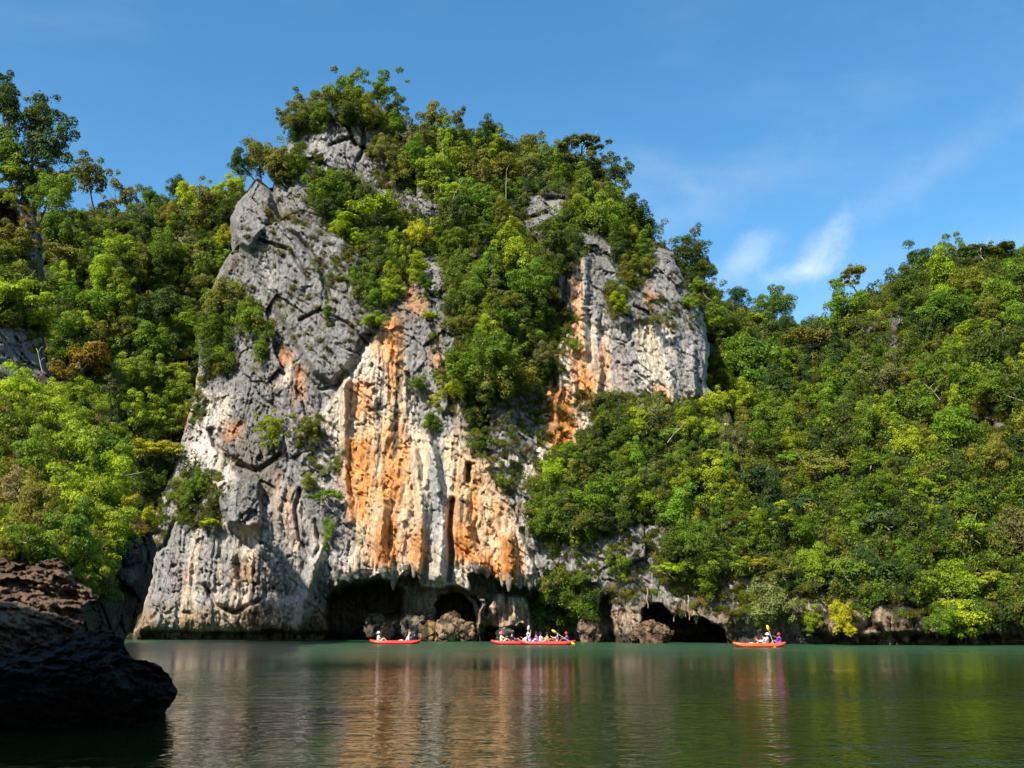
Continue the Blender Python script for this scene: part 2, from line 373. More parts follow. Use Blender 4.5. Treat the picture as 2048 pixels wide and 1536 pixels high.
CAVE_B = [(962, 1330), (960, 1215), (940, 1172), (935, 1150), (955, 1140), (985, 1150), (1010, 1168), (1050, 1175), (1085, 1178), (1120, 1200), (1150, 1235), (1195, 1240), (1205, 1195), (1225, 1185), (1222, 1235), (1230, 1262), (1230, 1330)]
CAVE_C = [(1284, 1330), (1288, 1218), (1304, 1208), (1326, 1214), (1344, 1232), (1366, 1226), (1384, 1240), (1408, 1236), (1430, 1252), (1450, 1262), (1456, 1330)]
PIL = [(972, 1210), (1000, 1190), (1050, 1195), (1062, 1225), (1070, 1256), (1055, 1262), (1040, 1250), (1000, 1256), (972, 1250)]
PIL2 = [(950, 1195), (968, 1190), (972, 1250), (970, 1330), (955, 1330), (952, 1240)]
def gray_zone(U, V):
    """1 where the rock is weathered grey karst, 0 on flowstone walls (a fact of the rock, used for shape and colour)"""
    g = pm([(440, 330), (560, 200), (820, 200), (1330, 400), (1430, 640), (1425, 720), (1390, 640), (1300, 640), (1200, 660), (1172, 600), (1168, 500), (1140, 500), (1132, 620), (1100, 760), (1060, 900), (990, 930), (940, 860),
            (890, 740), (880, 655), (862, 640), (850, 700), (800, 700), (797, 630), (775, 625), (745, 680), (700, 735), (672, 790), (640, 830), (600, 790), (585, 720), (560, 760), (480, 790), (400, 780), (380, 600)], U, V, 7)
    g = np.maximum(g, 0.9 * pm([(795, 640), (880, 650), (905, 760), (915, 860), (870, 890), (835, 860), (800, 700)], U, V, 9))
    g = np.maximum(g, pm([(480, 770), (600, 770), (640, 860), (680, 900), (690, 980), (700, 1040), (720, 1090), (690, 1120), (640, 1090), (590, 980), (560, 960), (520, 1050), (440, 1040), (430, 990), (470, 940), (430, 880), (470, 820)], U, V, 10))
    g = np.maximum(g, 0.8 * pm([(960, 940), (1050, 930), (1045, 1050), (1000, 1060), (970, 1010)], U, V, 10))
    g = np.maximum(g, 0.9 * pm([(1050, 1000), (1700, 900), (1700, 1340), (1060, 1340)], U, V, 25))
    return g
VEG_M = [[(818, 250), (905, 246), (1000, 270), (1060, 282), (1150, 298), (1215, 328), (1262, 395), (1298, 435), (1320, 492), (1300, 520), (1290, 575), (1262, 520), (1225, 470), (1195, 455), (1165, 450), (1160, 500), (1128, 545), (1112, 600), (1140, 640), (1110, 690),
          (1092, 740), (1086, 790), (1062, 770), (1030, 790), (1000, 800), (985, 880), (955, 900), (935, 860), (935, 820), (895, 770), (893, 720), (910, 690), (935, 680), (890, 640), (850, 600), (838, 560), (850, 520), (880, 470), (850, 400), (820, 350)],
         [(620, 350), (690, 345), (740, 385), (800, 400), (850, 430), (868, 470), (850, 510), (870, 560), (850, 600), (820, 540), (800, 560), (800, 600), (770, 605), (715, 600), (710, 540), (730, 500), (700, 480), (660, 460), (625, 420)],
         [(470, 330), (500, 300), (560, 300), (610, 300), (610, 350), (560, 372), (530, 365), (500, 350)],
         [(1052, 1040), (1070, 950), (1110, 915), (1165, 880), (1190, 850), (1235, 820), (1300, 815), (1345, 830), (1400, 800), (1432, 810), (1465, 860), (1510, 925), (1560, 1000), (1610, 1070), (1645, 1120), (1652, 1168), (1600, 1185), (1540, 1165),
          (1480, 1150), (1430, 1140), (1420, 1180), (1380, 1170), (1340, 1160), (1330, 1120), (1345, 1060), (1330, 1040), (1290, 1050), (1240, 1045), (1190, 1060), (1150, 1075), (1110, 1085), (1070, 1075)],
         [(405, 620), (430, 570), (480, 575), (530, 640), (540, 665), (500, 670), (465, 655), (470, 700), (455, 745), (425, 750), (400, 720)],
         [(1085, 1180), (1110, 1150), (1150, 1140), (1185, 1180), (1190, 1230), (1150, 1260), (1100, 1250), (1065, 1220)]]
def M_detail(U, V, P):
    g = gray_zone(U, V)
    S = P.copy(); S[..., 0] += .5 * fbm(P, (.4, .4, .4), 91, 3); S[..., 2] += .6 * fbm(P, (.4, .4, .4), 95, 3)
    D = S.copy(); D[..., 0] = S[..., 0] * .8 + S[..., 2] * .45; D[..., 2] = S[..., 2] * .8 - S[..., 0] * .45
    h1, e1 = worley(D, (0.22, 0.10, 0.10), 3, 1.0)
    h2, e2 = worley(D, (0.75, 0.35, 0.38), 13, 1.2)
    h3, e3 = worley(S, (2.3, 1.2, 1.3), 23, 1.2)
    y = 0
    sm = 1 - .62 * pm([(462, 440), (512, 355), (600, 400), (700, 480), (745, 560), (765, 620), (700, 730), (640, 770), (565, 700), (470, 520)], U, V, 20)
    h2 = h2 * sm; h3 = h3 * sm
    y = y - g * (1.15 * h1 + 0.42 * h2 + 0.20 * h3 + .22 * ridged(S, (1.6, .6, .22), 19, 3, .6) + .10 * ridged(S, (3.8, 1.5, 1.2), 29, 2, .6))
    y = y + g * (0.5 * (1 - sstep(0, .028, e1)) * sstep(-.3, .1, fbm(P, (.2, .2, .2), 78, 2)) + 0.28 * sm * (1 - sstep(0, .045, e2)) * sstep(-.2, .2, fbm(P, (.3, .3, .3), 77, 2)))
    # flowstone: hanging curtains and flutes
    w = 1 - g
    fl = ridged(S, (0.75, 0.3, 0.085), 31, 4, .55); fl2 = ridged(S, (0.22, .1, 0.05), 41, 2)
    lump = fbm(P, (0.5, .4, 0.5), 51, 4)
    y = y - w * (0.60 * fl + 0.7 * fl2 + 0.22 * lump + 0.24 * h2 + 0.14 * h3 + .30 * ridged(S, (2.4, .8, .16), 33, 4, .6))
    pits = sstep(.42, .65, fbm(P, (1.1, .8, 1.5), 57, 3)); y = y + w * 0.6 * pits; y = y + .16 * sstep(.25, .5, fbm(P, (2.4, 1.6, 2.0), 58, 3)); sl_ = P.copy(); sl_[..., 2] += .8 * P[..., 0]; y = y + .32 * sstep(.34, .46, fbm(sl_, (.9, .5, 2.2), 59, 3))
    y = y - 1.1 * fbm(P, (.12, .1, .1), 61, 3) - 0.16 * fbm(P, (2.0, 1.5, 1.6), 66, 3)
    vg = np.maximum(pm(VEG_M[0], U, V, 25), pm(VEG_M[3], U, V, 25)); h5, e5 = worley(P, (.19, .12, .15), 49, 1.2); y = y + vg * (-1.7 * h5 + 1.3 * (1 - sstep(0, .12, e5)) - 1.2 * fbm(P, (.4, .3, .3), 413, 3))
    # named relief features
    y = y - 2.1 * pm([(428, 965), (470, 945), (520, 960), (528, 1030), (520, 1055), (495, 1058), (455, 1048), (440, 1020)], U, V, 7, 3) + 1.6 * pm([(440, 1060), (525, 1062), (510, 1100), (460, 1100)], U, V, 14)
    y = y + 0 - 1.5 * pm([(470, 470), (560, 440), (700, 480), (745, 560), (765, 620), (700, 730), (665, 770), (625, 745), (565, 650), (520, 560)], U, V, 8, 2)
    y = y - 1.6 * pm([(462, 440), (512, 355), (545, 384), (540, 440), (500, 500), (478, 490)], U, V, 6, 2)
    for pts, wd, a in (([(545, 384), (560, 440), (600, 480), (640, 530), (660, 600)], 9, 1.6), ([(520, 480), (580, 500), (620, 560)], 7, 1.2), ([(556, 670), (572, 705), (600, 740), (640, 780), (680, 770), (720, 720)], 6, .8),
                       ([(600, 640), (640, 620), (700, 650), (735, 690)], 6, .9), ([(690, 240), (712, 290), (735, 300)], 7, 1.5), ([(660, 290), (700, 275), (712, 290)], 6, 1.2), ([(727, 245), (728, 300), (715, 320)], 7, 1.7),
                       ([(905, 1000), (898, 1060), (903, 1110), (898, 1160)], 9, 2.4), ([(938, 930), (936, 960)], 10, 2.5), ([(600, 980), (590, 1020), (600, 1080), (625, 1120), (640, 1090), (630, 1040)], 7, 1.0),
                       ([(420, 860), (430, 890), (470, 930), (520, 940), (560, 910)], 9, 1.4), ([(1135, 520), (1128, 600), (1105, 700), (1110, 780)], 12, 2.0), ([(1045, 1060), (1075, 1130), (1080, 1170)], 9, 1.4), ([(860, 640), (880, 690), (900, 760), (905, 830)], 9, 1.4),
                       ([(300, 1110), (330, 1090), (350, 1040)], 8, 1.2), ([(410, 1170), (430, 1210), (470, 1225), (520, 1200)], 8, 1.2)):
        y = y + a * sstep(0, 1, stroke(pts, wd, U, V))
    for pts, wd, a in (([(690, 760), (688, 860), (690, 960), (700, 1040)], 12, 1.1), ([(828, 900), (840, 1000), (842, 1110), (835, 1145)], 14, 1.5), ([(850, 850), (872, 940), (885, 1050), (880, 1150)], 16, 1.8), ([(925, 1000), (935, 1080), (960, 1130)], 20, 1.6), ([(1015, 1075), (1020, 1120), (1020, 1165)], 22, 1.8),
                       ([(770, 1000), (760, 1080), (770, 1140)], 20, 1.2), ([(640, 1090), (620, 1160), (600, 1250)], 22, 1.6), ([(1190, 640), (1200, 740), (1190, 800)], 13, 1.2), ([(1310, 660), (1340, 740), (1345, 800)], 14, 1.2), ([(1385, 700), (1390, 790)], 12, 1.2), ([(1170, 520), (1165, 620), (1170, 700)], 14, 1.5)):
        y = y - a * sstep(0, 1, stroke(pts, wd, U, V))
    # hanging teeth along the cave brows
    br = pm([(640, 1120), (1100, 1120), (1100, 1185), (640, 1185)], U, V, 20)
    y = y - br * 0.9 * ridged(P, (1.1, .3, .25), 71, 3)
    # sea notch along the waterline
    y = y + 3.0 * sstep(1257, 1268, V + 5 * fbm(P, (.3, .3, .1), 5, 2)) * sstep(270, 300, U) * (1 - sstep(640, 660, U))
    y = y - 0.9 * pm([(290, 1190), (640, 1200), (650, 1258), (290, 1256)], U, V, 14)
    y = y + 2.6 * sstep(1215, 1270, V) * sstep(1440, 1480, U)
    wob_u = U + 8 * fbm(P, (.8, .7, .8), 8, 4, .6); wob_v = V + 10 * fbm(P, (.8, .3, .5), 9, 3)
    ca = pm(CAVE_A, wob_u, wob_v, 2.5); y = y + ca * (5.5 + 1.5 * fbm(P, (.3, .3, .3), 80, 3))
    y = y + 10 * pm(CAVE_DEEP, wob_u, wob_v, 3) + 9 * pm(CAVE_DEEP2, wob_u, wob_v, 8)
    cb = pm(CAVE_B, wob_u, wob_v, 3); y = y + cb * (5.0 + 2 * fbm(P, (.3, .3, .3), 83, 3))
    y = y - pm(PIL, wob_u, wob_v, 5) * (3.4 + 1.1 * ridged(P, (1.5, .5, .3), 88, 3)) - 4.6 * pm(PIL2, wob_u, wob_v, 3)
    y = y + 4 * pm([(975, 1262), (1060, 1262), (1060, 1330), (975, 1330)], U, V, 4) * cb
    y = y + 14 * pm(CAVE_C, wob_u, wob_v, 3)
    return y
ORANGE = [([(778, 628), (795, 622), (800, 680), (797, 760), (780, 800), (770, 730), (762, 660)], .85), ([(745, 690), (765, 650), (775, 700), (760, 740)], .55),
          ([(704, 762), (745, 765), (748, 830), (705, 835)], .7), ([(693, 880), (740, 870), (742, 960), (732, 1045), (700, 1035), (690, 960)], 1.0), ([(765, 860), (800, 850), (822, 900), (815, 960), (790, 1000), (765, 960)], .75),
          ([(735, 960), (800, 950), (815, 1010), (760, 1030)], .7), ([(755, 1040), (790, 1030), (800, 1100), (775, 1140), (745, 1125)], 1.0), ([(820, 1060), (850, 1050), (850, 1120), (830, 1150), (812, 1120)], .7),
          ([(902, 1040), (935, 1050), (960, 1100), (990, 1130), (1020, 1165), (975, 1150), (940, 1125), (905, 1110)], 1.0), ([(948, 935), (962, 960), (955, 1030), (940, 1080), (930, 1010)], .8), ([(900, 1000), (915, 960), (925, 1040), (905, 1060)], .6),
          ([(1000, 1075), (1030, 1070), (1045, 1110), (1040, 1150), (1015, 1170), (998, 1140)], 1.0), ([(985, 1000), (1000, 1010), (995, 1060), (975, 1080)], .5),
          ([(1150, 560), (1166, 600), (1160, 680), (1172, 730), (1195, 770), (1180, 815), (1150, 800), (1140, 700), (1145, 640)], .85), ([(1098, 780), (1130, 770), (1160, 850), (1150, 890), (1120, 905), (1095, 930)], 1.0), ([(1138, 520), (1150, 540), (1148, 600), (1138, 580)], .5),
          ([(1195, 700), (1208, 690), (1215, 740), (1205, 765)], .8), ([(1222, 725), (1232, 730), (1235, 790), (1224, 780)], .6), ([(1296, 570), (1306, 560), (1308, 595), (1298, 605)], .8), ([(1315, 780), (1345, 790), (1338, 825), (1320, 820)], .8), ([(1250, 735), (1265, 740), (1265, 800), (1252, 790)], .45),
          ([(592, 735), (604, 740), (604, 800), (594, 805)], .8), ([(566, 705), (582, 708), (578, 722), (566, 720)], .8), ([(590, 835), (610, 840), (600, 870), (588, 860)], .5), ([(452, 845), (480, 850), (476, 875), (455, 870)], .55), ([(555, 950), (590, 1000), (592, 1080), (570, 1090), (556, 1040)], .5),
          ([(470, 1110), (520, 1100), (555, 1120), (560, 1150), (480, 1160), (440, 1150)], .45), ([(345, 1125), (380, 1130), (375, 1190), (350, 1180)], .55), ([(560, 1160), (590, 1170), (580, 1230), (560, 1220)], .4), ([(870, 700), (880, 710), (885, 750), (872, 740)], .8), ([(820, 560), (828, 570), (830, 620), (820, 610)], .6), ([(842, 600), (850, 590), (850, 625)], .6)]
WHITE = [([(745, 700), (775, 690), (780, 800), (750, 840), (735, 780)], .9), ([(690, 740), (735, 700), (740, 760), (700, 770)], .8), ([(372, 870), (400, 800), (440, 810), (435, 930), (405, 960), (370, 930)], .75), ([(800, 760), (830, 780), (850, 900), (840, 1000), (820, 900)], .45), ([(870, 960), (900, 940), (905, 1100), (880, 1140), (862, 1060)], .8),
         ([(980, 900), (1040, 900), (1050, 960), (1000, 960)], .5), ([(1030, 1070), (1060, 1090), (1085, 1150), (1060, 1160)], .7), ([(1180, 650), (1210, 620), (1215, 690), (1185, 700)], .6), ([(1370, 690), (1412, 660), (1412, 780), (1385, 790)], .8), ([(1315, 660), (1335, 660), (1350, 760), (1330, 780)], .6),
         ([(1255, 700), (1290, 700), (1300, 770), (1262, 780)], .45), ([(1140, 530), (1152, 540), (1160, 640), (1150, 640)], .5), ([(600, 870), (680, 860), (690, 1000), (650, 1000), (610, 950)], .4), ([(440, 950), (470, 945), (470, 1000), (440, 1000)], .6), ([(455, 1095), (540, 1060), (590, 1080), (560, 1120), (470, 1130)], .7), ([(620, 1100), (700, 1080), (720, 1130), (650, 1160), (620, 1200)], .5),
         ([(700, 1150), (790, 1130), (830, 1150), (720, 1165)], .7), ([(845, 1150), (900, 1130), (930, 1140), (915, 1160), (850, 1172)], .7), ([(530, 530), (545, 540), (540, 580)], .6), ([(1228, 1190), (1285, 1190), (1280, 1260), (1235, 1255)], .55), ([(1150, 1080), (1200, 1080), (1200, 1180), (1170, 1180)], .5), ([(975, 1200), (1060, 1200), (1060, 1240), (975, 1235)], .5)]
GAPS0 = [[(1065, 385), (1130, 390), (1128, 440), (1062, 485), (1048, 440)], [(848, 500), (888, 520), (895, 645), (850, 640), (836, 560)], [(838, 380), (872, 385), (882, 435), (852, 432)]]
def M_colour(U, V, P):
    big = fbm(P, (.15, .15, .12), 201, 4); med = fbm(P, (.6, .5, .5), 211, 4); st = fbm(P, (1.5, .4, .06), 221, 4); st2 = fbm(P, (.5, .2, .035), 231, 3); fine = fbm(P, (3, 2, 2.2), 241, 3)
    n = len(U); wu = U + 7 * fbm(P, (.6, .4, .4), 251, 3); wv = V + 14 * fbm(P, (.8, .5, .3), 261, 3)
    g = gray_zone(wu, wv)
    c = np.tile(np.array([[0.50, 0.43, 0.335]]), (n, 1))
    c = lerp3(c, (0.25, 0.24, 0.23), sstep(-.25, .25, st2 + .5 * med) * .8)
    c = lerp3(c, (0.74, 0.66, 0.54), sstep(.05, .5, st + .4 * big) * .75)
    c = lerp3(c, (0.50, 0.30, 0.13), sstep(.1, .55, med + .5 * st2) * .45)
    gc = np.tile(np.array([[0.222, 0.211, 0.203]]), (n, 1)) * (1 + .3 * big + .22 * med + .15 * fine)[:, None]
    gc = lerp3(gc, (0.36, 0.345, 0.325), sstep(.15, .6, big + .6 * st) * .6)
    gc = lerp3(gc, (0.09, 0.085, 0.08), sstep(.2, .6, med + .5 * st) * .7)
    gc = lerp3(gc, (0.16, 0.13, 0.08), sstep(.25, .6, -big + .6 * med) * .4)
    c = c * (1 - g[:, None]) + gc * g[:, None]
    c = lerp3(c, (0.74, 0.49, 0.26), .6 * pm([(690, 740), (790, 620), (830, 860), (1000, 920), (1060, 1160), (700, 1150), (680, 950)], wu, wv, 20) * sstep(-.4, .3, big + st2 + .2))
    for poly, a in WHITE:
        m = pm(poly, wu, wv, 14) * a * sstep(-.75, .1, st + .4 * med); c = lerp3(c, (0.70, 0.645, 0.56), m)
    for poly, a in ORANGE:
        m = pm(poly, wu, wv, 20) * min(1, a * 1.05) * sstep(-.6, .05, st * .8 + .5 * med + .1)
        c = lerp3(c, (0.72, 0.285, 0.065), m); c = lerp3(c, (0.33, 0.13, 0.04), m * sstep(.05, .5, med + .5 * st + .4 * fine) * .65)
    bl = pm([(862, 870), (885, 860), (893, 960), (880, 1060), (862, 1110), (850, 1000)], wu, wv, 8); c = lerp3(c, (0.27, 0.31, 0.33), bl * .75)
    bl = pm([(622, 1090), (640, 1090), (600, 1180), (590, 1260), (575, 1260), (590, 1180)], wu, wv, 7) * .6; c = lerp3(c, (0.45, 0.49, 0.52), bl)
    # dark drip streaks
    gz = np.maximum(pm([(270, 1290), (300, 1060), (380, 860), (480, 780), (640, 860), (690, 960), (690, 1120), (650, 1260)], U, V, 30), pm([(1150, 480), (1420, 560), (1420, 800), (1230, 820), (1200, 700)], U, V, 30))
    gz = np.maximum(gz, .35 * w_) if False else gz
    gz = gz * sstep(-.32, .10, st2 + .5 * st + .5 * big); c = lerp3(c, (0.27, 0.262, 0.255), gz * .85)
    ds = sstep(.38, .62, fbm(P, (1.9, .5, .05), 271, 3) + .25 * med) * (1 - .4 * g); c = lerp3(c, (0.075, 0.07, 0.068), ds * .9)
    ds = sstep(.30, .5, fbm(P, (3.6, .8, .12), 273, 3) + .3 * big) * (1 - .5 * g); c = lerp3(c, (0.13, 0.12, 0.11), ds * .55)
    pt = sstep(.36, .55, fbm(P, (2.4, 1.6, 3.0), 277, 4)); c = lerp3(c, (0.12, 0.11, 0.10), pt * .45)
    ds = sstep(.3, .6, fbm(P, (.8, .3, .12), 275, 4)) * pm([(1180, 480), (1420, 560), (1420, 740), (1180, 700)], U, V, 30); c = lerp3(c, (0.12, 0.115, 0.11), ds * .7)
    # cave dimness toned into the rock: dark grey-green, lifted in place of fill light
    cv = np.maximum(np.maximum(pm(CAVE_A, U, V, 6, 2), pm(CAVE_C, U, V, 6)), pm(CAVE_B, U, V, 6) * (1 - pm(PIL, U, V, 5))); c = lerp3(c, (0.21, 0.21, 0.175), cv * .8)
    # brown pitted tidal zone
    tz = sstep(1195, 1235, V + 20 * big + 8 * med) * (1 - .4 * cv); c = lerp3(c, (0.36, 0.23, 0.13), tz * .75 * sstep(-.5, .3, med + .2)); c = lerp3(c, (0.10, 0.075, 0.05), tz * sstep(.1, .5, fine + med) * .7)
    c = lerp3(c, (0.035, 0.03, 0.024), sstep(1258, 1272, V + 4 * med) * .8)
    # soil under the forest
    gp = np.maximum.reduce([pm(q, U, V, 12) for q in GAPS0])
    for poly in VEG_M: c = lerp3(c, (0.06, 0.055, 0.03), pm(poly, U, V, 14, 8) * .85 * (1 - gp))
    return np.clip(c, 0.01, 0.8)
SCRUB_M = [([(560, 235), (800, 225), (815, 260), (740, 250), (640, 250), (580, 290)], .9), ([(735, 270), (820, 270), (830, 380), (760, 380), (735, 320)], .55), ([(590, 290), (650, 300), (640, 340), (590, 350)], .5), ([(340, 960), (400, 930), (440, 960), (430, 1050), (380, 1060), (340, 1020)], .55),
           ([(700, 480), (790, 520), (800, 600), (720, 590), (640, 560), (620, 520)], .35), ([(560, 430), (700, 470), (700, 560), (600, 600), (520, 520)], .10), ([(950, 820), (1100, 800), (1090, 900), (1060, 990), (1000, 990), (960, 900)], .45), ([(1060, 580), (1140, 640), (1130, 740), (1080, 800), (1060, 700)], .5), ([(1190, 790), (1330, 790), (1330, 830), (1180, 840)], .8),
           ([(1210, 560), (1260, 590), (1250, 640), (1210, 620)], .6), ([(1270, 600), (1400, 570), (1400, 660), (1320, 660)], .3), ([(1340, 500), (1370, 540), (1400, 620), (1375, 620), (1345, 560)], .4), ([(1090, 1080), (1330, 1060), (1330, 1180), (1200, 1200), (1100, 1140)], .25), ([(1330, 1120), (1640, 1180), (1650, 1250), (1450, 1250), (1340, 1200)], .35), ([(390, 760), (430, 740), (400, 860), (370, 860)], .5),
           ([(590, 830), (640, 830), (640, 890), (600, 900)], .5), ([(590, 900), (690, 900), (690, 960), (620, 970)], .3), ([(850, 640), (900, 700), (920, 800), (890, 800)], .3), ([(300, 1010), (350, 960), (345, 1060), (310, 1090)], .35), ([(1230, 480), (1280, 560), (1290, 600), (1250, 560)], .8)]
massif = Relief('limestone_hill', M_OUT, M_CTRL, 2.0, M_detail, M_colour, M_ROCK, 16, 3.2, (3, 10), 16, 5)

def soil_colour(rocks, tan=None):
    def f(U, V, P):
        med = fbm(P, (.5, .5, .5), 311, 4); st = fbm(P, (1.2, .4, .15), 321, 3)
        c = np.tile(np.array([[0.055, 0.05, 0.03]]), (len(U), 1)) * (1 + .4 * med)[:, None]
        for poly in rocks:
            m = pm(poly, U + 8 * med, V + 8 * st, 8); c = lerp3(c, (0.24, 0.225, 0.20), m); c = lerp3(c, (0.10, 0.095, 0.085), m * sstep(0, .4, st + med) * .8)
        for poly in (tan or []):
            m = pm(poly, U + 8 * med, V, 8); c = lerp3(c, (0.36, 0.27, 0.18), m); c = lerp3(c, (0.09, 0.065, 0.045), m * sstep(-.15, .12, st + .7 * med) * .92)
        return np.clip(c, .01, .8)
    return f
def hill_detail(a=3.2, b=1.5, c=.5):
    def f(U, V, P):
        h, e = worley(P, (.5, .3, .35), 43, 1.0); h5, e5 = worley(P, (.19, .12, .15), 49, 1.2)
        return -1.9 * h5 + 1.4 * (1 - sstep(0, .12, e5)) -a * fbm(P, (.10, .08, .08), 401, 3) - b * fbm(P, (.45, .4, .35), 411, 3) - c * h - c * .5 * fbm(P, (1.6, 1.2, 1.0), 421, 3) + c * .8 * (1 - sstep(0, .08, e))
    return f
R_OUT = [(1290, 470), (1345, 500), (1400, 550), (1432, 590), (1500, 630), (1545, 642), (1595, 662), (1650, 650), (1690, 615), (1740, 592), (1800, 562), (1840, 540), (1900, 522), (1960, 512), (2030, 515), (2100, 510), (2260, 470), (2380, 600), (2400, 1330), (1420, 1330), (1380, 900)]
R_CTRL = [(1640, 1290, 79.5), (1850, 1290, 78), (2048, 1290, 77), (2300, 1290, 76), (1500, 1290, 86), (1640, 1400, 80), (2048, 1400, 77), (2300, 1400, 76), (1700, 1200, 80.5), (2048, 1200, 79), (1850, 1200, 80), (1700, 1100, 87), (1660, 1180, 84), (1900, 1050, 83), (2048, 1000, 85), (1600, 1000, 99), (1500, 850, 108), (1450, 700, 116), (1400, 560, 124), (1550, 640, 127), (1620, 760, 112), (1700, 650, 115),
          (1750, 850, 97), (1900, 850, 93), (2000, 700, 99), (1850, 600, 111), (2048, 540, 112), (1950, 540, 113), (1750, 590, 121), (2300, 800, 90), (2300, 550, 108), (1700, 950, 93), (1620, 880, 105), (1420, 900, 112), (1420, 1200, 100), (1560, 960, 104), (1850, 720, 103), (1800, 1000, 86.5), (1320, 520, 122)]
R_ROCK = [[(1780, 620), (1800, 615), (1815, 680), (1835, 715), (1790, 730), (1775, 690)], [(1720, 655), (1765, 640), (1768, 680), (1725, 680)], [(1960, 810), (2035, 800), (2040, 870), (1975, 880)], [(1960, 920), (2005, 920), (2000, 960), (1965, 960)], [(1920, 1085), (1960, 1080), (1955, 1115), (1925, 1110)], [(1825, 1130), (1850, 1120), (1850, 1190), (1832, 1190)], [(2030, 1085), (2060, 1085), (2060, 1120), (2035, 1120)], [(1680, 600), (1700, 600), (1700, 630), (1680, 630)], [(1440, 560), (1510, 600), (1510, 620), (1450, 600)]]
R_TAN = [[(1640, 1245), (1700, 1232), (1760, 1210), (1790, 1240), (1860, 1250), (1960, 1262), (2010, 1240), (2100, 1235), (2100, 1285), (1640, 1285)]]
def R_det(U, V, P):
    y = hill_detail()(U, V, P)
    for poly in R_ROCK: y = y - 1.0 * pm(poly, U, V, 8)
    y = y + 3.2 * sstep(1262, 1278, V + 5 * fbm(P, (.8, .3, .3), 7, 3)) + 1.2 * sstep(1225, 1255, V) * sstep(-.2, .4, fbm(P, (.5, .3, .1), 12, 2))
    y = y - sstep(1195, 1235, V) * (1.5 * ridged(P, (1.3, .4, .22), 431, 4, .6) + .5 * ridged(P, (4, 1, .8), 435, 2))
    return y
right_hill = Relief('forested_hill', R_OUT, R_CTRL, 4.0, R_det, soil_colour(R_ROCK, R_TAN), M_ROCK, 40, 8.0, (5, 14), 20, 6)
L_OUT = [(-260, 760), (-120, 600), (0, 430), (40, 415), (120, 428), (200, 425), (262, 422), (330, 402), (420, 402), (480, 380), (530, 400), (560, 500), (540, 800), (430, 1050), (330, 1330), (-200, 1330), (-260, 1000)]
L_CTRL = [(60, 450, 116), (250, 430, 125), (450, 420, 127), (450, 600, 118), (300, 600, 113), (150, 600, 111), (100, 750, 106), (300, 800, 108), (380, 800, 109), (250, 1000, 105), (330, 950, 106), (330, 1020, 106), (100, 1000, 103), (-200, 600, 110), (-200, 1000, 100), (300, 1290, 104), (0, 1290, 100), (200, 850, 105), (540, 700, 122), (400, 700, 114)]
left_hill = Relief('forested_hill', L_OUT, L_CTRL, 4.0, hill_detail(), soil_colour([]), M_ROCK, 40, 8.0, (5, 14), 18, 8)
N_OUT = [(-420, 360), (-200, 350), (-40, 370), (10, 385), (50, 405), (74, 435), (86, 480), (88, 560), (84, 640), (92, 735), (130, 790), (190, 790), (235, 830), (262, 900), (268, 980), (300, 1040), (312, 1100), (305, 1150), (296, 1190), (282, 1225), (262, 1260), (246, 1290), (215, 1350), (180, 1470), (-420, 1470)]
N_CTRL = [(0, 420, 60), (60, 450, 62), (0, 600, 57), (60, 650, 58), (60, 740, 56), (0, 790, 44), (100, 850, 44), (200, 850, 48), (250, 930, 48), (0, 900, 39), (100, 960, 39), (200, 1000, 40), (0, 1050, 33), (100, 1080, 33), (150, 1180, 32), (220, 1120, 36), (290, 1080, 38), (280, 1200, 37), (240, 1280, 35), (0, 1200, 27), (0, 1400, 25), (200, 1400, 33), (-400, 300, 55), (-400, 700, 48), (-400, 1000, 34), (-400, 1400, 24)]
N_ROCK = [[(-50, 395), (50, 400), (75, 430), (85, 560), (60, 600), (0, 480), (-60, 470)], [(0, 620), (40, 640), (85, 660), (90, 745), (50, 760), (0, 740), (-60, 700)]]
N_SHADE = [(192, 1400), (205, 1180), (235, 1060), (262, 1020), (330, 1040), (330, 1180), (250, 1400)]
def N_det(U, V, P):
    h, e = worley(P, (.9, .6, .6), 53, 1.2); h2, e2 = worley(P, (2.6, 1.8, 1.8), 63, 1.2)
    y = -1.2 * fbm(P, (.2, .18, .18), 501, 3) - .55 * h - .2 * h2 + .5 * (1 - sstep(0, .06, e)) - .35 * fbm(P, (1.3, 1.0, .9), 511, 3)
    y = y + 2.6 * pm([(-100, 400), (10, 400), (45, 440), (48, 500), (-60, 500)], U, V, 6)
    y = y + 2.0 * sstep(1150, 1260, V) * sstep(200, 260, U)
    return y
def N_col(U, V, P):
    c = soil_colour(N_ROCK)(U, V, P); med = fbm(P, (1.2, 1.2, 1.2), 521, 4)
    c = lerp3(c, (0.10, 0.085, 0.06), sstep(0.1, .5, med) * .5)
    m = pm(N_SHADE, U, V, 12); c = lerp3(c, (0.05, 0.043, 0.036), m); c = lerp3(c, (0.13, 0.11, 0.085), m * sstep(.1, .5, med) * .7)  # column side away from the sun toned dark, its shade put into colour
    m = pm([(0, 880), (40, 870), (45, 960), (20, 1000), (0, 1000)], U, V, 12); c = lerp3(c, (.32, .17, .07), m * .8)
    return np.clip(c, .01, .8)
near_hill = Relief('near_hill', N_OUT, N_CTRL, 3.0, N_det, N_col, M_ROCK, 30, 3.0, (4, 9), 9, 9)
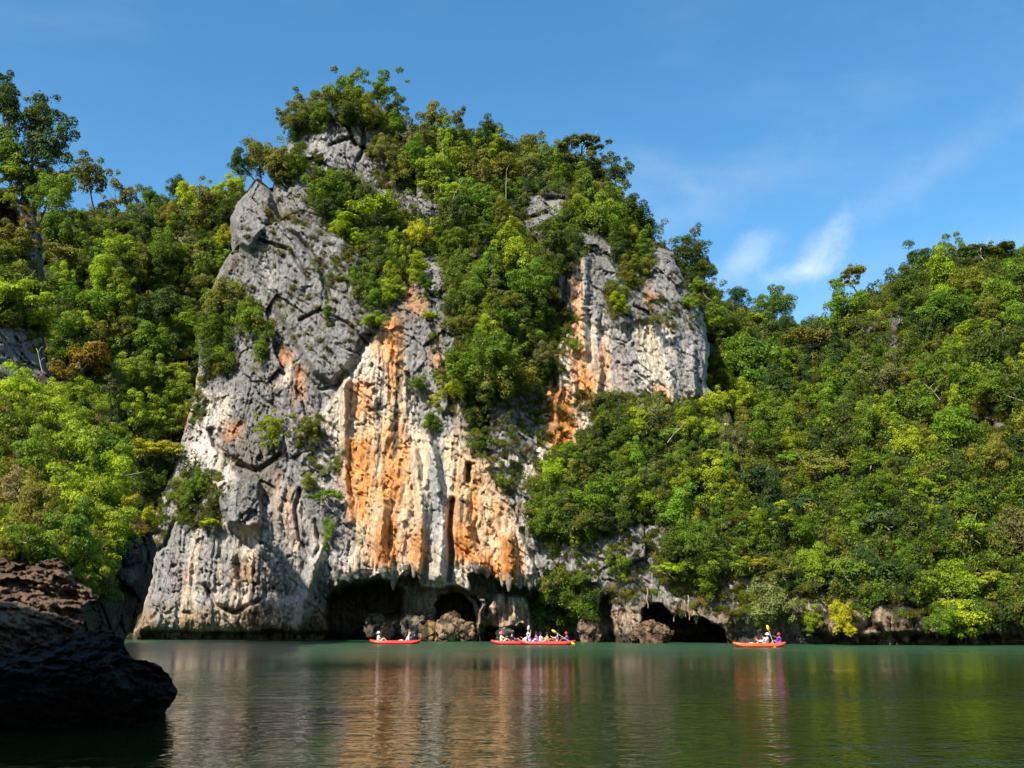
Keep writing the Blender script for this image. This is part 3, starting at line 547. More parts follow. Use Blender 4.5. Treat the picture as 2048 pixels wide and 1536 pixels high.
# foreground rocks: two separate boulders at the water's edge
def F_det(a):
    def f(U, V, P):
        W = P.copy(); W[..., 2] += .12 * W[..., 0] + .15 * fbm(P, (.8, .8, .8), 601, 3)
        h, e = worley(W, (1.1, 1.1, 3.2), 73, .9); h2, e2 = worley(W, (3.2, 3.0, 8.0), 83, .9)
        lay = ridged(W, (.35, .35, 2.6), 611, 4, .6)
        return a * (-.50 * fbm(P, (.7, .7, .7), 621, 3) - .22 * h - .11 * h2 - .26 * lay - .16 * ridged(W, (1.6, 1.6, 5), 613, 4, .65) - .12 * worley(W, (7, 7, 11), 615, 1.0)[0] + .08 * (1 - sstep(0, .05, e)) * sstep(-.1, .3, fbm(P, (1, 1, 1), 617, 2)) - .20 * fbm(P, (4.5, 4.5, 7), 631, 5, .7) - .16 * h2)
    return f
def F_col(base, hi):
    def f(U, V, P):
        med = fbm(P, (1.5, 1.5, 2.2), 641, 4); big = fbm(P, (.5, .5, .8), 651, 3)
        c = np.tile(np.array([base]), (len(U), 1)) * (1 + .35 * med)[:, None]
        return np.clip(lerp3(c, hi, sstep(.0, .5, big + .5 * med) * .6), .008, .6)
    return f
UP_OUT = [(-330, 1090), (-150, 1100), (0, 1112), (18, 1122), (45, 1128), (60, 1130), (85, 1122), (112, 1117), (130, 1125), (146, 1140), (148, 1160), (170, 1172), (196, 1192), (188, 1208), (165, 1212), (170, 1240), (155, 1275), (120, 1300), (60, 1330), (-330, 1400)]
UP_CTRL = [(0, 1120, 21.5), (100, 1120, 21.5), (0, 1200, 20), (150, 1200, 21), (0, 1300, 18.5), (150, 1280, 20), (-300, 1100, 20), (-300, 1350, 17.5)]
LO_OUT = [(-330, 1262), (-100, 1285), (20, 1300), (90, 1290), (120, 1278), (150, 1270), (175, 1264), (196, 1260), (218, 1262), (236, 1268), (247, 1280), (250, 1295), (262, 1312), (268, 1318), (300, 1322), (322, 1334), (340, 1352), (350, 1370), (355, 1384), (350, 1398), (340, 1412), (325, 1428), (312, 1445), (300, 1480), (-330, 1700)]
LO_CTRL = [(200, 1262, 18.6), (100, 1290, 18.4), (0, 1310, 18.0), (330, 1350, 17.6), (350, 1385, 17.5), (300, 1440, 17.9), (200, 1330, 17.4), (100, 1380, 16.9), (250, 1400, 17.1), (0, 1400, 16.8), (150, 1445, 17.5), (0, 1455, 17.5), (0, 1550, 18.2), (200, 1550, 18.4), (-300, 1300, 18), (-300, 1450, 17), (-300, 1600, 17.5)]
def boulder(name, label, out, ctrl, det, col, rw, rd, seed, back, step=2.5):
    r = Relief(name, out, ctrl, step, det, col, M_FROCK, rw, rd, (2.2, 6), back, seed, kind='thing')
    o = r.obj; o['label'] = label; o['category'] = 'rock'; return r
up_rock = boulder('boulder', 'tall layered brown rock below the leafy bank, behind the black rock', UP_OUT, UP_CTRL, F_det(1.0), F_col((.105, .066, .042), (.21, .145, .095)), 5, .14, 21, 2.6)
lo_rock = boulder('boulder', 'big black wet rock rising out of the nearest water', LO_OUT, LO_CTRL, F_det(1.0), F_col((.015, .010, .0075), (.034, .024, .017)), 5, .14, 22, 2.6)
# unseen landmass added to shade the boulders, continuing the near hill towards the viewer
def shade_headland():
    nu, nv = 120, 40
    X = []
    path = [(-16.5, 25), (-14, 18), (-11.2, 12), (-10.2, 7), (-12, 0), (-18, -9), (-27, -16)]
    pp = np.array(path, float); tt = np.linspace(0, len(pp) - 1, nu)
    cx = np.interp(tt, range(len(pp)), pp[:, 0]); cy = np.interp(tt, range(len(pp)), pp[:, 1])
    hh = np.interp(tt, range(len(pp)), [3, 4.5, 7.5, 16, 17, 14, 9])
    prof = [(0.6, -1.0), (0.3, 0.0), (0.8, .06), (-.4, .2), (-.6, .45), (0.2, .7), (1.4, .9), (3.4, 1.0), (9, 1.02), (16, .8), (19, -.05)]
    pr = np.array(prof); tv = np.linspace(0, len(pr) - 1, nv); pd = np.interp(tv, range(len(pr)), pr[:, 0]); ph = np.interp(tv, range(len(pr)), pr[:, 1])
    px = cx[:, None] - pd[None]; py = cy[:, None] + 0 * pd[None]; pz = hh[:, None] * ph[None]
    P = np.stack([px, py, pz], -1); h, e = worley(P, (.4, .4, .35), 93, 1.0)
    P[..., 0] += .5 * h + .9 * fbm(P, (.25, .25, .25), 701, 3) + .2 * fbm(P, (1.2, 1.2, 1.2), 705, 3)
    idx = np.arange(nu * nv).reshape(nu, nv)
    q = np.stack([idx[:-1, :-1], idx[:-1, 1:], idx[1:, 1:], idx[1:, :-1]], -1).reshape(-1, 4)
    co = P.reshape(-1, 3); med = fbm(co, (.5, .5, .5), 711, 3); c = lerp3(np.tile(np.array([[.16, .145, .125]]), (len(co), 1)), (.07, .065, .05), sstep(0, .5, med))
    c = lerp3(c, (.06, .06, .03), sstep(.86, .95, co[:, 2] / 15)); col = np.concatenate([c, np.ones((len(c), 1))], 1)
    me = mesh_np('shade_headland_hill', co, q, M_ROCK, attrs={'rock_colour': ('FLOAT_COLOR', 'POINT', col)})
    link('shade_headland_hill', me, None, 'structure')
shade_headland()

# ------------------------------------------------------------------ water
m, t, out = newmat('sea_water')
g = N(t, 'ShaderNodeNewGeometry')
def wnoise(scale, sx, sy, det, rough, off=0.0, dist=0.0):
    mp_ = N(t, 'ShaderNodeMapping'); mp_.inputs['Scale'].default_value = (sx, sy, 1); mp_.inputs['Location'].default_value = (off, off * .7, 0); mp_.inputs['Rotation'].default_value = (0, 0, 0.15); L(t, g.outputs['Position'], mp_.inputs[0])
    n_ = N(t, 'ShaderNodeTexNoise'); n_.inputs['Scale'].default_value = scale; n_.inputs['Detail'].default_value = det; n_.inputs['Roughness'].default_value = rough; n_.inputs['Distortion'].default_value = dist; L(t, mp_.outputs[0], n_.inputs[0]); return n_.outputs[0]
h1 = wnoise(0.8, .6, 1.0, 2, .5, 3, .3); h2 = wnoise(3.2, .42, 1.0, 2, .5, 11, .3); h3 = wnoise(9.0, .5, 1.0, 2, .5, 23)
patch = maprange(t, wnoise(.07, .4, 1.4, 4, .6, 40), .38, .62, .45, 1.9)
rg = mathn(t, 'SUBTRACT', 1.0, mathn(t, 'ABSOLUTE', mathn(t, 'MULTIPLY', mathn(t, 'SUBTRACT', wnoise(1.9, .75, 1.0, 3, .55, 31, .5), .5), 4.0)))
hh = mathn(t, 'ADD', mathn(t, 'MULTIPLY', rg, 0.016), mathn(t, 'MULTIPLY', h1, 0.020)) if False else mathn(t, 'ADD', mathn(t, 'ADD', mathn(t, 'MULTIPLY', rg, 0.013), mathn(t, 'MULTIPLY', h1, 0.016)), mathn(t, 'ADD', mathn(t, 'MULTIPLY', h2, 0.015), mathn(t, 'MULTIPLY', h3, 0.008)))
sepg = N(t, 'ShaderNodeSeparateXYZ'); L(t, g.outputs['Position'], sepg.inputs[0])
hh = mathn(t, 'MULTIPLY', mathn(t, 'MULTIPLY', hh, patch), maprange(t, sepg.outputs[1], 8, 48, 1.6, .10))
bmp = N(t, 'ShaderNodeBump'); bmp.inputs['Strength'].default_value = 1.0; bmp.inputs['Distance'].default_value = 1.0; L(t, hh, bmp.inputs['Height'])
sepg = N(t, 'ShaderNodeSeparateXYZ'); L(t, g.outputs['Position'], sepg.inputs[0])
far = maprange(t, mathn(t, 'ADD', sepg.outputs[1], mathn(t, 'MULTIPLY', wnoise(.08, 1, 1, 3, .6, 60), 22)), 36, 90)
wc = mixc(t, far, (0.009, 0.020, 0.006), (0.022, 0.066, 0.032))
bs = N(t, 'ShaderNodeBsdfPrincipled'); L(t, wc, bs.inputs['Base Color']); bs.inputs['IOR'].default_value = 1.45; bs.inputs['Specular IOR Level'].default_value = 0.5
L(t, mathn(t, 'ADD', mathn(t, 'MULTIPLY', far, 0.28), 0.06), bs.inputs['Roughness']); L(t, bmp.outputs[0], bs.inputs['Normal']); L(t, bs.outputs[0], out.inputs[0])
M_WATER = m
me = mesh_np('water', [(-1500, -1500, 0), (1500, -1500, 0), (1500, 1500, 0), (-1500, 1500, 0)], [(0, 1, 2, 3)], M_WATER)
link('water', me, None, 'structure')

# ------------------------------------------------------------------ foliage meshes
def leaves(cent, nrm, rng, size, aspect=1.7, droop=0.0, var=None):
    """leaf-shaped folded quads at given points facing given normals"""
    n = len(cent); r = rng.randn(n, 3)
    nn = nrm / (np.linalg.norm(nrm, axis=1, keepdims=True) + 1e-9)
    a = np.cross(nn, r); a /= np.linalg.norm(a, axis=1, keepdims=True) + 1e-9
    a[:, 2] -= droop; a /= np.linalg.norm(a, axis=1, keepdims=True) + 1e-9
    b = np.cross(nn, a); s = size * (0.65 + 0.7 * rng.rand(n))[:, None]
    w = s / aspect
    p0 = cent - a * s * .5; p2 = cent + a * s * .5; p1 = cent + b * w * .5 - nn * w * .12; p3 = cent - b * w * .5 - nn * w * .12
    co = np.stack([p0, p1, p2, p3], 1).reshape(-1, 3); q = np.arange(4 * n).reshape(n, 4)
    v = rng.rand(n) if var is None else np.clip(var + .55 * (rng.rand(n) - .5), 0, 1)
    return co, q, v
def crown(kind, seed, nl=3200):
    """unit-radius crown built of leaf clusters; returns mesh and the cluster centres"""
    rng = np.random.RandomState(seed)
    ncl = {'round': 44, 'flat': 34, 'loose': 36, 'tall': 42, 'dense': 52, 'long': 30, 'ragged': 40}[kind]
    asp = {'long': 3.4, 'flat': 1.8}.get(kind, 1.7); ls = {'long': .12, 'flat': .072, 'loose': .074, 'dense': .070, 'round': .074}.get(kind, .072)
    cc = []
    while len(cc) < ncl:
        p = rng.randn(3); p /= np.linalg.norm(p); p *= (.30 + .78 * rng.rand() ** .8) * (.85 + .35 * math.sin(3 * math.atan2(p[1], p[0]) + seed))
        if kind == 'flat': p[2] = p[2] * .32 + .25 * (1 - np.hypot(p[0], p[1]))
        elif kind == 'tall': p *= (.62, .62, 1.25)
        elif kind == 'loose': p *= (1.05, 1.05, .85)
        elif kind == 'ragged': p *= (.95, .95, 1.0); p[:2] += rng.randn(2) * .12
        else: p[2] *= .95
        if kind in ('round', 'dense') and p[2] < -.75: continue
        cc.append(p)
    cc = np.array(cc); rc = (.13 + .19 * rng.rand(ncl) ** 1.3) * {'loose': .78, 'dense': 1.08, 'long': 1.0, 'ragged': .85, 'flat': .95}.get(kind, 1.0)
    per = rng.multinomial(nl, rc ** 2 / (rc ** 2).sum()); cv = np.clip(.5 + .22 * rng.randn(ncl), 0, 1)
    co, q, v, off = [], [], [], 0
    for i in range(ncl):
        k = per[i]; d = rng.randn(k, 3); d[:, 2] = np.where(rng.rand(k) < .72, np.abs(d[:, 2]), d[:, 2]); d /= np.linalg.norm(d, axis=1, keepdims=True)
        rad = rc[i] * (.62 + .42 * rng.rand(k) ** .6); z = .9 if kind != 'flat' else .5
        p = cc[i] + d * rad[:, None] * (1, 1, z); nr = d + np.array([0, 0, .35]) + .55 * rng.randn(k, 3)
        if kind == 'long': nr = d + .5 * rng.randn(k, 3)
        c, qq, vv = leaves(p, nr, rng, ls, asp, .7 if kind == 'long' else .15, cv[i]); co.append(c); q.append(qq + off); v.append(vv); off += len(c)
    # stray leaves that break the outline
    k = nl // 12; d = rng.randn(k, 3); d /= np.linalg.norm(d, axis=1, keepdims=True); i = rng.randint(0, ncl, k)
    p = cc[i] + d * rc[i][:, None] * 1.28; c, qq, vv = leaves(p, d + .4, rng, ls, asp, .2); co.append(c); q.append(qq + off); v.append(vv)
    me = mesh_np('crown_' + kind, np.concatenate(co), np.concatenate(q), M_LEAF, attrs={'leafvar': ('FLOAT', 'FACE', np.concatenate(v))})
    return me, cc
def tubes(paths, sides=5):
    co, q, off = [], [], 0
    for pts, r0, r1 in paths:
        pts = [Vector(p) for p in pts]; n = len(pts)
        for i, p in enumerate(pts):
            d = (pts[min(i + 1, n - 1)] - pts[max(i - 1, 0)]).normalized(); a = d.orthogonal().normalized(); b = d.cross(a); r = r0 + (r1 - r0) * i / (n - 1)
            for k in range(sides):
                an = 2 * math.pi * k / sides; co.append(tuple(p + (a * math.cos(an) + b * math.sin(an)) * r))
        for i in range(n - 1):
            for k in range(sides):
                k2 = (k + 1) % sides; q.append((off + i * sides + k, off + i * sides + k2, off + (i + 1) * sides + k2, off + (i + 1) * sides + k))
        off += n * sides
    return np.array(co), np.array(q)
def tree_meshes(kind, seed, nl, nlimb=7, pale=False, thick=1.0):
    me, cc = crown(kind, seed, nl); rng = np.random.RandomState(seed + 500)
    # trunk from (0,0,-1.9) up to the crown at origin (unit radius)
    H = 1.9; lean = rng.randn(2) * .16
    def tp(t): return (lean[0] * math.sin(t * 2.2) * .8, lean[1] * math.sin(t * 2.0) * .8, -H + t * (H + .35))
    paths = [([tp(t) for t in np.linspace(0, 1, 7)], .055 * thick, .018 * thick)]
    for i in rng.permutation(len(cc))[:nlimb]:
        s = tp(.45 + .45 * rng.rand()); e = cc[i]; mid = [(s[k] * .5 + e[k] * .5) + (0, 0, -.08)[k] + rng.randn() * .04 for k in range(3)]
        paths.append(([s, mid, tuple(e)], .028 * thick, .008 * thick))
    co, q = tubes(paths); tm = mesh_np('trunk', co, q, M_PALEBARK if pale else M_BARK, smooth=True)
    return me, tm
KINDS = {}
sd = 100
for k, n, nl, lim in (('round', 5, 8200, 6), ('dense', 4, 9600, 5), ('flat', 3, 6800, 8), ('loose', 4, 5600, 12), ('tall', 4, 7400, 6), ('long', 4, 5200, 6), ('ragged', 4, 7000, 8)):
    KINDS[k] = [tree_meshes(k, sd + i * 7, nl, lim, k in ('flat', 'loose') and i % 2 == 0, .8 if k in ('loose',) else 1.0) for i in range(n)]; sd += 50
C = {'bright': (0.255, 0.325, 0.012), 'lime': (0.31, 0.375, 0.013), 'mid': (0.125, 0.195, 0.011), 'dark': (0.062, 0.094, 0.010), 'deep': (0.046, 0.090, 0.018), 'olive': (0.175, 0.180, 0.018), 'yellow': (0.35, 0.34, 0.012), 'rust': (0.25, 0.17, 0.015), 'greyish': (0.150, 0.165, 0.045), 'fresh': (0.125, 0.220, 0.011), 'dry': (0.30, 0.22, 0.075)}
CW = {'bright': 'bright green', 'lime': 'lime green', 'mid': 'mid green', 'dark': 'dark green', 'deep': 'deep blue-green', 'olive': 'olive green', 'yellow': 'yellow', 'rust': 'rusty yellow-brown', 'greyish': 'grey-green', 'fresh': 'fresh green', 'dry': 'straw-coloured'}
KW = {'round': 'rounded', 'dense': 'dense', 'flat': 'flat-topped', 'loose': 'open airy', 'tall': 'upright', 'long': 'drooping-leaved', 'ragged': 'ragged'}
TREES = []   # (u, v, r, object)
used_labels = {}
def place(surf, u, v, r, kind, colr, label=None, group=None, name='tree', cat='tree', squash=1.0, depth=None, sink=0.25, H=1.35):
    """a tree or shrub whose crown stands about r photo units wide at (u, v), rooted on a surface"""
    bu, bv = u, v + r * H * .55
    if surf is not None:
        bu, bv, Y = surf.base(bu, bv)
    else: Y = depth
    Y = Y - 0.1
    pr = {'massif': 1.0}.get('', .75)
    P = up1(bu, bv, Y); d = (P - Vector((0, 0, CAMZ))).length; R = r * d / F
    # crown height above the root so that it shows at v
    c = up1(u, v, Y - R * .85)
    h = max(.25 * R, c.z - P.z)
    me, tm = random.choice(KINDS[kind]); rz = random.uniform(0, 6.28)
    root = thing(name, label or '', cat, (P.x, P.y + sink * R * .3, P.z - .05 * R), 0.0, group)
    cr = link('crown', me, root); cr.location = (c.x - P.x, c.y - P.y, h); squash = random.uniform(.85, 1.3) if kind != 'flat' else 1.0; cr.scale = (R * random.uniform(.9, 1.1), R, R * squash); cr.rotation_euler = (random.uniform(-.15, .15), random.uniform(-.15, .15), rz)
    v_ = random.uniform(.82, 1.22); cc = C[colr]; cr.color = (cc[0] * v_ * random.uniform(.9, 1.1), cc[1] * v_, cc[2] * v_ * random.uniform(.85, 1.2), 1)
    tr = link('trunk', tm, root); tr.location = cr.location; dv = Vector((c.x - P.x, c.y - P.y - .3 * R, h + .1 * R)); tr.scale = (R, R, max(dv.length / 1.9, .2 * R)); tr.rotation_euler = dv.to_track_quat('Z', 'Y').to_euler()
    TREES.append((u, v, r, root)); return root
G_SUM = 'trees on the summit'; G_SLOPE = 'trees on the steep upper slope'; G_BUT = 'trees on the low spur above the right cave'; G_R = 'trees on the right hill'; G_L = 'trees on the hill behind to the left'; G_N = 'trees on the near left bank'; G_SH = 'shrubs growing on the bare cliff'
H_M = [  # hand-placed on the massif: u, v, r, kind, colour, label
 (690, 180, 44, 'round', 'mid', 'tallest rounded tree on the very summit, its top against the sky'),
 (762, 172, 38, 'ragged', 'fresh', 'dark fresh-green ragged tree at the right side of the summit top'),
 (615, 205, 42, 'loose', 'greyish', 'airy grey-green tree leaning out over the left of the summit'),
 (575, 232, 26, 'loose', 'greyish', 'thin see-through branches sticking out left below the summit trees'),
 (655, 210, 34, 'round', 'olive', 'low olive tree in the middle of the summit thicket'),
 (725, 205, 36, 'round', 'olive', 'olive-brown bushy tree under the two tallest summit trees'),
 (785, 215, 30, 'ragged', 'dark', 'dark tree clinging to the right edge of the summit rock'),
 (600, 238, 30, 'dense', 'olive', 'dull bush at the upper left edge of the summit rock'),
 (640, 232, 28, 'round', 'mid', 'green bush at the foot of the airy summit tree'),
 (700, 222, 30, 'dense', 'dark', 'dark bush filling the middle under the summit trees'),
 (745, 232, 28, 'dense', 'olive', 'olive bush on the right half of the summit rock edge'),
 (795, 248, 26, 'round', 'mid', 'green bush hanging over the right end of the summit rock'),
 (765, 300, 30, 'ragged', 'greyish', 'grey-green scrubby bush on the right flank of the summit rock'),
 (800, 335, 30, 'ragged', 'olive', 'olive scrub on the right flank below the grey-green one'),
 (588, 262, 22, 'tall', 'deep', 'dark upright bush on the left edge just below the summit'),
 (482, 322, 26, 'round', 'deep', 'dark blue-green tree at the far left corner of the shoulder ledge'),
 (520, 318, 34, 'dense', 'olive', 'olive bush on the shoulder ledge above the pointed grey pinnacle'),
 (560, 320, 34, 'round', 'olive', 'dull green tree on the ledge right of the pointed pinnacle'),
 (590, 330, 24, 'ragged', 'mid', 'small ragged bush where the shoulder ledge meets the summit rock'),
 (655, 375, 40, 'round', 'fresh', 'fresh green rounded tree under the bare summit face'),
 (650, 415, 32, 'dense', 'dark', 'dark dense bush hanging below the fresh green rounded tree'),
 (755, 420, 50, 'flat', 'lime', 'bright lime tree spreading in the middle of the upper cliff'),
 (835, 465, 34, 'round', 'yellow', 'yellow-green tree at the lip above the pale shaded gully'),
 (875, 235, 30, 'round', 'olive', 'olive tree on the skyline just right of the summit'),
 (915, 235, 22, 'loose', 'greyish', 'wispy tree poking above the skyline right of the summit'),
 (985, 268, 30, 'dense', 'dark', 'dark skyline tree midway along the upper ridge'),
 (1060, 285, 28, 'round', 'olive', 'olive skyline tree before the wide dark crown'),
 (1165, 290, 46, 'flat', 'dark', 'wide dark flat-topped tree on the ridge corner'),
 (1105, 310, 30, 'ragged', 'mid', 'ragged mid-green tree left of the wide flat-topped one'),
 (1235, 345, 34, 'ragged', 'dark', 'dark tree stepping down the right skyline below the flat-topped one'),
 (1275, 420, 38, 'round', 'dark', 'dark round tree on the falling right skyline above the wall'),
 (1295, 462, 28, 'dense', 'deep', 'lowest dark tree on the skyline over the right wall'),
 (1210, 420, 44, 'round', 'mid', 'big rounded tree just over the top of the right wall'),
 (1235, 500, 28, 'tall', 'dark', 'dark bush hanging in the notch at the top of the right wall'),
 (1110, 490, 44, 'flat', 'dark', 'dark layered tree left of the first orange streak'),
 (1030, 510, 44, 'round', 'lime', 'glowing light green tree in the middle of the hanging forest'),
 (935, 730, 46, 'round', 'fresh', 'large rounded tree jutting left over the orange wall'),
 (985, 700, 40, 'round', 'fresh', 'fresh green tree just right of the large jutting one'),
 (950, 795, 30, 'ragged', 'deep', 'shaded ragged tree hanging under the large jutting one'),
 (1050, 760, 34, 'dense', 'olive', 'dull bush hanging above the small grey wall'),
 (780, 575, 30, 'round', 'bright', 'bright bush above the top of the orange streak'),
 (748, 640, 32, 'flat', 'bright', 'bright flat bush at the top left of the orange wall'),
 (860, 632, 20, 'flat', 'bright', 'small bright tuft right of the orange streak top'),
 (835, 766, 20, 'dense', 'mid', 'lone round bush on the grey streak of the orange wall'),
 (865, 842, 22, 'dense', 'mid', 'second lone bush on the orange wall, lower and further right'),
 (875, 800, 16, 'ragged', 'yellow', 'small yellowish bush between the two lone bushes'),
 (875, 748, 14, 'ragged', 'mid', 'tiny bush at the edge of the jutting tree'),
 (519, 702, 28, 'tall', 'mid', 'upright bush on the bare grey left face'),
 (540, 858, 38, 'ragged', 'bright', 'bright spreading bush midway down the left face'),
 (650, 992, 32, 'flat', 'mid', 'leaning flat bush left of the lower orange wall'),
 (620, 968, 18, 'dense', 'olive', 'small olive tuft up left of the leaning flat bush'),
 (657, 1068, 20, 'tall', 'mid', 'narrow bush hanging below the leaning flat bush'),
 (612, 850, 24, 'loose', 'olive', 'sparse olive bush in the groove left of the orange wall'),
 (655, 625, 18, 'tall', 'mid', 'narrow green bush in a crack of the upper grey slab'),
 (785, 570, 22, 'round', 'bright', 'bright round bush under the shadowed overhang'),
 (1238, 602, 24, 'round', 'bright', 'bright tuft in the middle of the right wall'),
 (1252, 545, 26, 'tall', 'olive', 'olive growth hanging down the right wall top'),
 (1290, 530, 26, 'ragged', 'olive', 'olive ragged growth right of the wall notch'),
 (1310, 640, 20, 'loose', 'greyish', 'sparse grey bush on the right wall'),
 (1148, 690, 14, 'dense', 'mid', 'tiny bush in the second orange streak'),
 (1385, 600, 20, 'loose', 'bright', 'light bush on the right edge of the right wall'),
 (1008, 966, 22, 'loose', 'mid', 'small bush on the grey rib above the orange tips'),
 (380, 985, 34, 'loose', 'fresh', 'thin straggly bush low on the left face'),
 (420, 1045, 18, 'flat', 'lime', 'flat lime tuft beside the jutting lump'),
 (405, 970, 24, 'loose', 'mid', 'thin bush above the straggly one low on the left face'),
 (440, 600, 40, 'round', 'olive', 'olive bush bulging over the left edge of the cliff'),
 (500, 635, 36, 'round', 'mid', 'bush spilling onto the grey face from the left edge'),
 (430, 650, 34, 'ragged', 'mid', 'ragged bush under the bulging olive one'),
 (440, 715, 24, 'flat', 'mid', 'small flat bush at the foot of the left edge growth'),
 (1135, 1180, 52, 'round', 'mid', 'big round bush standing by the water between the caves'),
 (1080, 1225, 22, 'flat', 'fresh', 'small bright leafy bush left of the big round one'),
 (1085, 1250, 14, 'flat', 'lime', 'lowest little lime bush above the kayaks'),
 (1238, 1130, 28, 'ragged', 'mid', 'bush on top of the white pillar beside the right cave'),
 (1335, 1135, 26, 'flat', 'lime', 'lime bush over the mouth of the right cave'),
 (1510, 1130, 34, 'flat', 'yellow', 'yellow-lime tree low on the spur'),
 (1390, 1043, 20, 'tall', 'yellow', 'orange-yellow bush in the middle of the spur'),
 (1550, 1205, 48, 'round', 'greyish', 'wide grey-green bush just above the right kayak'),
 (1265, 860, 36, 'round', 'lime', 'lime green tree below the right wall'),
 (1200, 860, 30, 'round', 'dark', 'dark bush at the foot of the second orange streak'),
 (1140, 905, 34, 'round', 'fresh', 'tree at the bottom tip of the second orange streak'),
 (1350, 870, 30, 'flat', 'mid', 'flat tree under the right foot of the wall'),
 (1430, 800, 34, 'round', 'bright', 'bright tree just off the lower right corner of the wall'),
 (1595, 1060, 40, 'dense', 'mid', 'dense tree on the outer edge of the spur'),
 (1625, 1130, 34, 'dense', 'bright', 'bright tree on the steep outer foot of the spur'),
 (1280, 995, 44, 'round', 'bright', 'bright rounded tree above the bare grey patch of the spur'),
 (1190, 990, 44, 'round', 'fresh', 'fresh green tree filling the spur left of the bright one'),
 (1100, 1030, 38, 'round', 'mid', 'tree at the left end of the spur, over grey rock'),
]
NSH = ('tuft', 'bush', 'growth')
for (u, v, r, k, c, lab) in H_M:
    sh = ('tree' not in lab.split(',')[0].split(' of ')[0]) or r < 24
    grp = G_SUM if v < 265 and u < 830 else G_BUT if (v > 850 and u > 1050) else G_SLOPE if (v < 560 and u > 800) or (880 < u < 1080 and v < 830) else G_SH
    place(massif, u, v, r, k, c, lab, grp, 'shrub' if sh else 'tree', 'shrub' if sh else 'tree')
H_R = [(1440, 560, 0, '', '', ''),
 (1836, 520, 28, 'dense', 'deep', 'open round-headed tree standing alone on the right skyline'), (1530, 608, 24, 'round', 'fresh', 'left of two round trees in the saddle against the sky'), (1560, 604, 30, 'dense', 'fresh', 'airy tree in the saddle beneath the small cloud'), (1480, 590, 20, 'dense', 'deep', 'small thin-stemmed tree rising from the ridge left of the saddle'),
 (1380, 500, 36, 'dense', 'dark', 'dark tree at the top of the ridge behind the right wall'), (1410, 540, 30, 'dense', 'dark', 'dark tree one step down the ridge behind the wall'), (1700, 550, 34, 'flat', 'olive', 'olive layered tree where the right hill begins to climb'), (1960, 500, 34, 'flat', 'dark', 'wide dark tree on the highest part of the right skyline'), (2010, 500, 30, 'flat', 'dark', 'last wide dark tree on the skyline before the picture ends'),
 (1905, 505, 28, 'ragged', 'mid', 'ragged tree between the lone round one and the wide dark skyline trees'), (1690, 1232, 28, 'round', 'yellow', 'bright yellow round bush close above the water'), (1625, 1240, 24, 'tall', 'bright', 'drooping light green bush left of the yellow round one'), (1835, 1185, 14, 'flat', 'yellow', 'tiny yellow tuft on the low right slope'),
 (1930, 1230, 54, 'round', 'bright', 'broad light green bush sprawling low over the water on the right'), (1880, 1245, 34, 'round', 'mid', 'green bush overlapping the broad light one near the water'), (1640, 935, 56, 'flat', 'olive', 'golden-olive broad crown in the middle of the right hill'), (1700, 935, 44, 'flat', 'olive', 'broad olive crown right next to the golden one'),
 (1770, 830, 36, 'ragged', 'lime', 'lime ragged tree in the centre of the right hill'), (1800, 860, 26, 'flat', 'lime', 'lime tree touching the lime ragged one'), (1500, 710, 50, 'round', 'fresh', 'big rounded tree at the top of the dark valley'), (1620, 680, 44, 'flat', 'olive', 'brownish layered tree under the saddle'), (1990, 915, 34, 'long', 'olive', 'drooping grassy bush beside the bare patch at the far right'),
 (1945, 905, 20, 'flat', 'yellow', 'small yellow bush near the far right bare patch'), (1935, 1055, 34, 'flat', 'bright', 'bright flat bush above the small bare rock on the right hill'), (1720, 1060, 30, 'long', 'fresh', 'bright sharp-leaved bush in the shaded valley'), (1975, 690, 46, 'round', 'dark', 'dark round tree high on the far right'), (1960, 655, 30, 'flat', 'lime', 'lime tree above the dark round one on the far right'),
 (1980, 1160, 36, 'flat', 'bright', 'flat bright tree two crowns above the sprawling bush'), (1860, 1170, 28, 'ragged', 'mid', 'ragged tree above the tiny yellow tuft')]
for (u, v, r, k, c, lab) in H_R[1:]:
    sh = 'tree' not in lab and 'crown' not in lab
    place(right_hill, u, v, r, k, c, lab, G_R, 'shrub' if sh else 'tree', 'shrub' if sh else 'tree')
H_L = [(355, 375, 22, 'dense', 'dark', 'dark round top on the skyline left of the cliff'), (380, 390, 28, 'round', 'lime', 'lime tree on the skyline in front of the dark round top'), (298, 392, 24, 'round', 'fresh', 'fresh green tree at the lowest skyline dip on the left'), (430, 385, 26, 'round', 'bright', 'bright skyline tree nearest the pointed pinnacle'), (470, 370, 26, 'round', 'bright', 'yellowish bush tucked against the pinnacle'),
 (185, 355, 44, 'loose', 'greyish', 'feathery see-through tree on the left skyline'), (235, 395, 34, 'loose', 'greyish', 'low feathery tree right of the tall feathery one'), (130, 365, 40, 'loose', 'greyish', 'thin grey-green tree between the big corner tree and the feathery one'), (450, 475, 26, 'ragged', 'yellow', 'yellowish bush on the slope by the pinnacle base'),
 (250, 500, 44, 'round', 'bright', 'light green tree high on the left slope'), (330, 500, 40, 'dense', 'mid', 'green tree right of the light one high on the left slope'), (175, 720, 56, 'flat', 'rust', 'rusty yellow-brown tree on the left slope'), (310, 680, 46, 'round', 'fresh', 'rounded fresh green tree right of the rusty one'), (190, 610, 46, 'round', 'fresh', 'fresh green tree above the rusty one'), (330, 610, 40, 'dense', 'deep', 'dark ivy-like tree in the middle of the left slope'),
 (190, 850, 52, 'dense', 'deep', 'dark blue-green mound below the rusty tree'), (360, 780, 34, 'round', 'bright', 'bright tree at the cliff foot on the left slope'), (330, 850, 30, 'flat', 'mid', 'flat tree in the shaded corner by the cliff'), (300, 900, 46, 'flat', 'yellow', 'yellow-green branching tree in front of the shaded corner'), (345, 905, 30, 'flat', 'bright', 'outer branches of a bright tree touching the white cliff edge')]
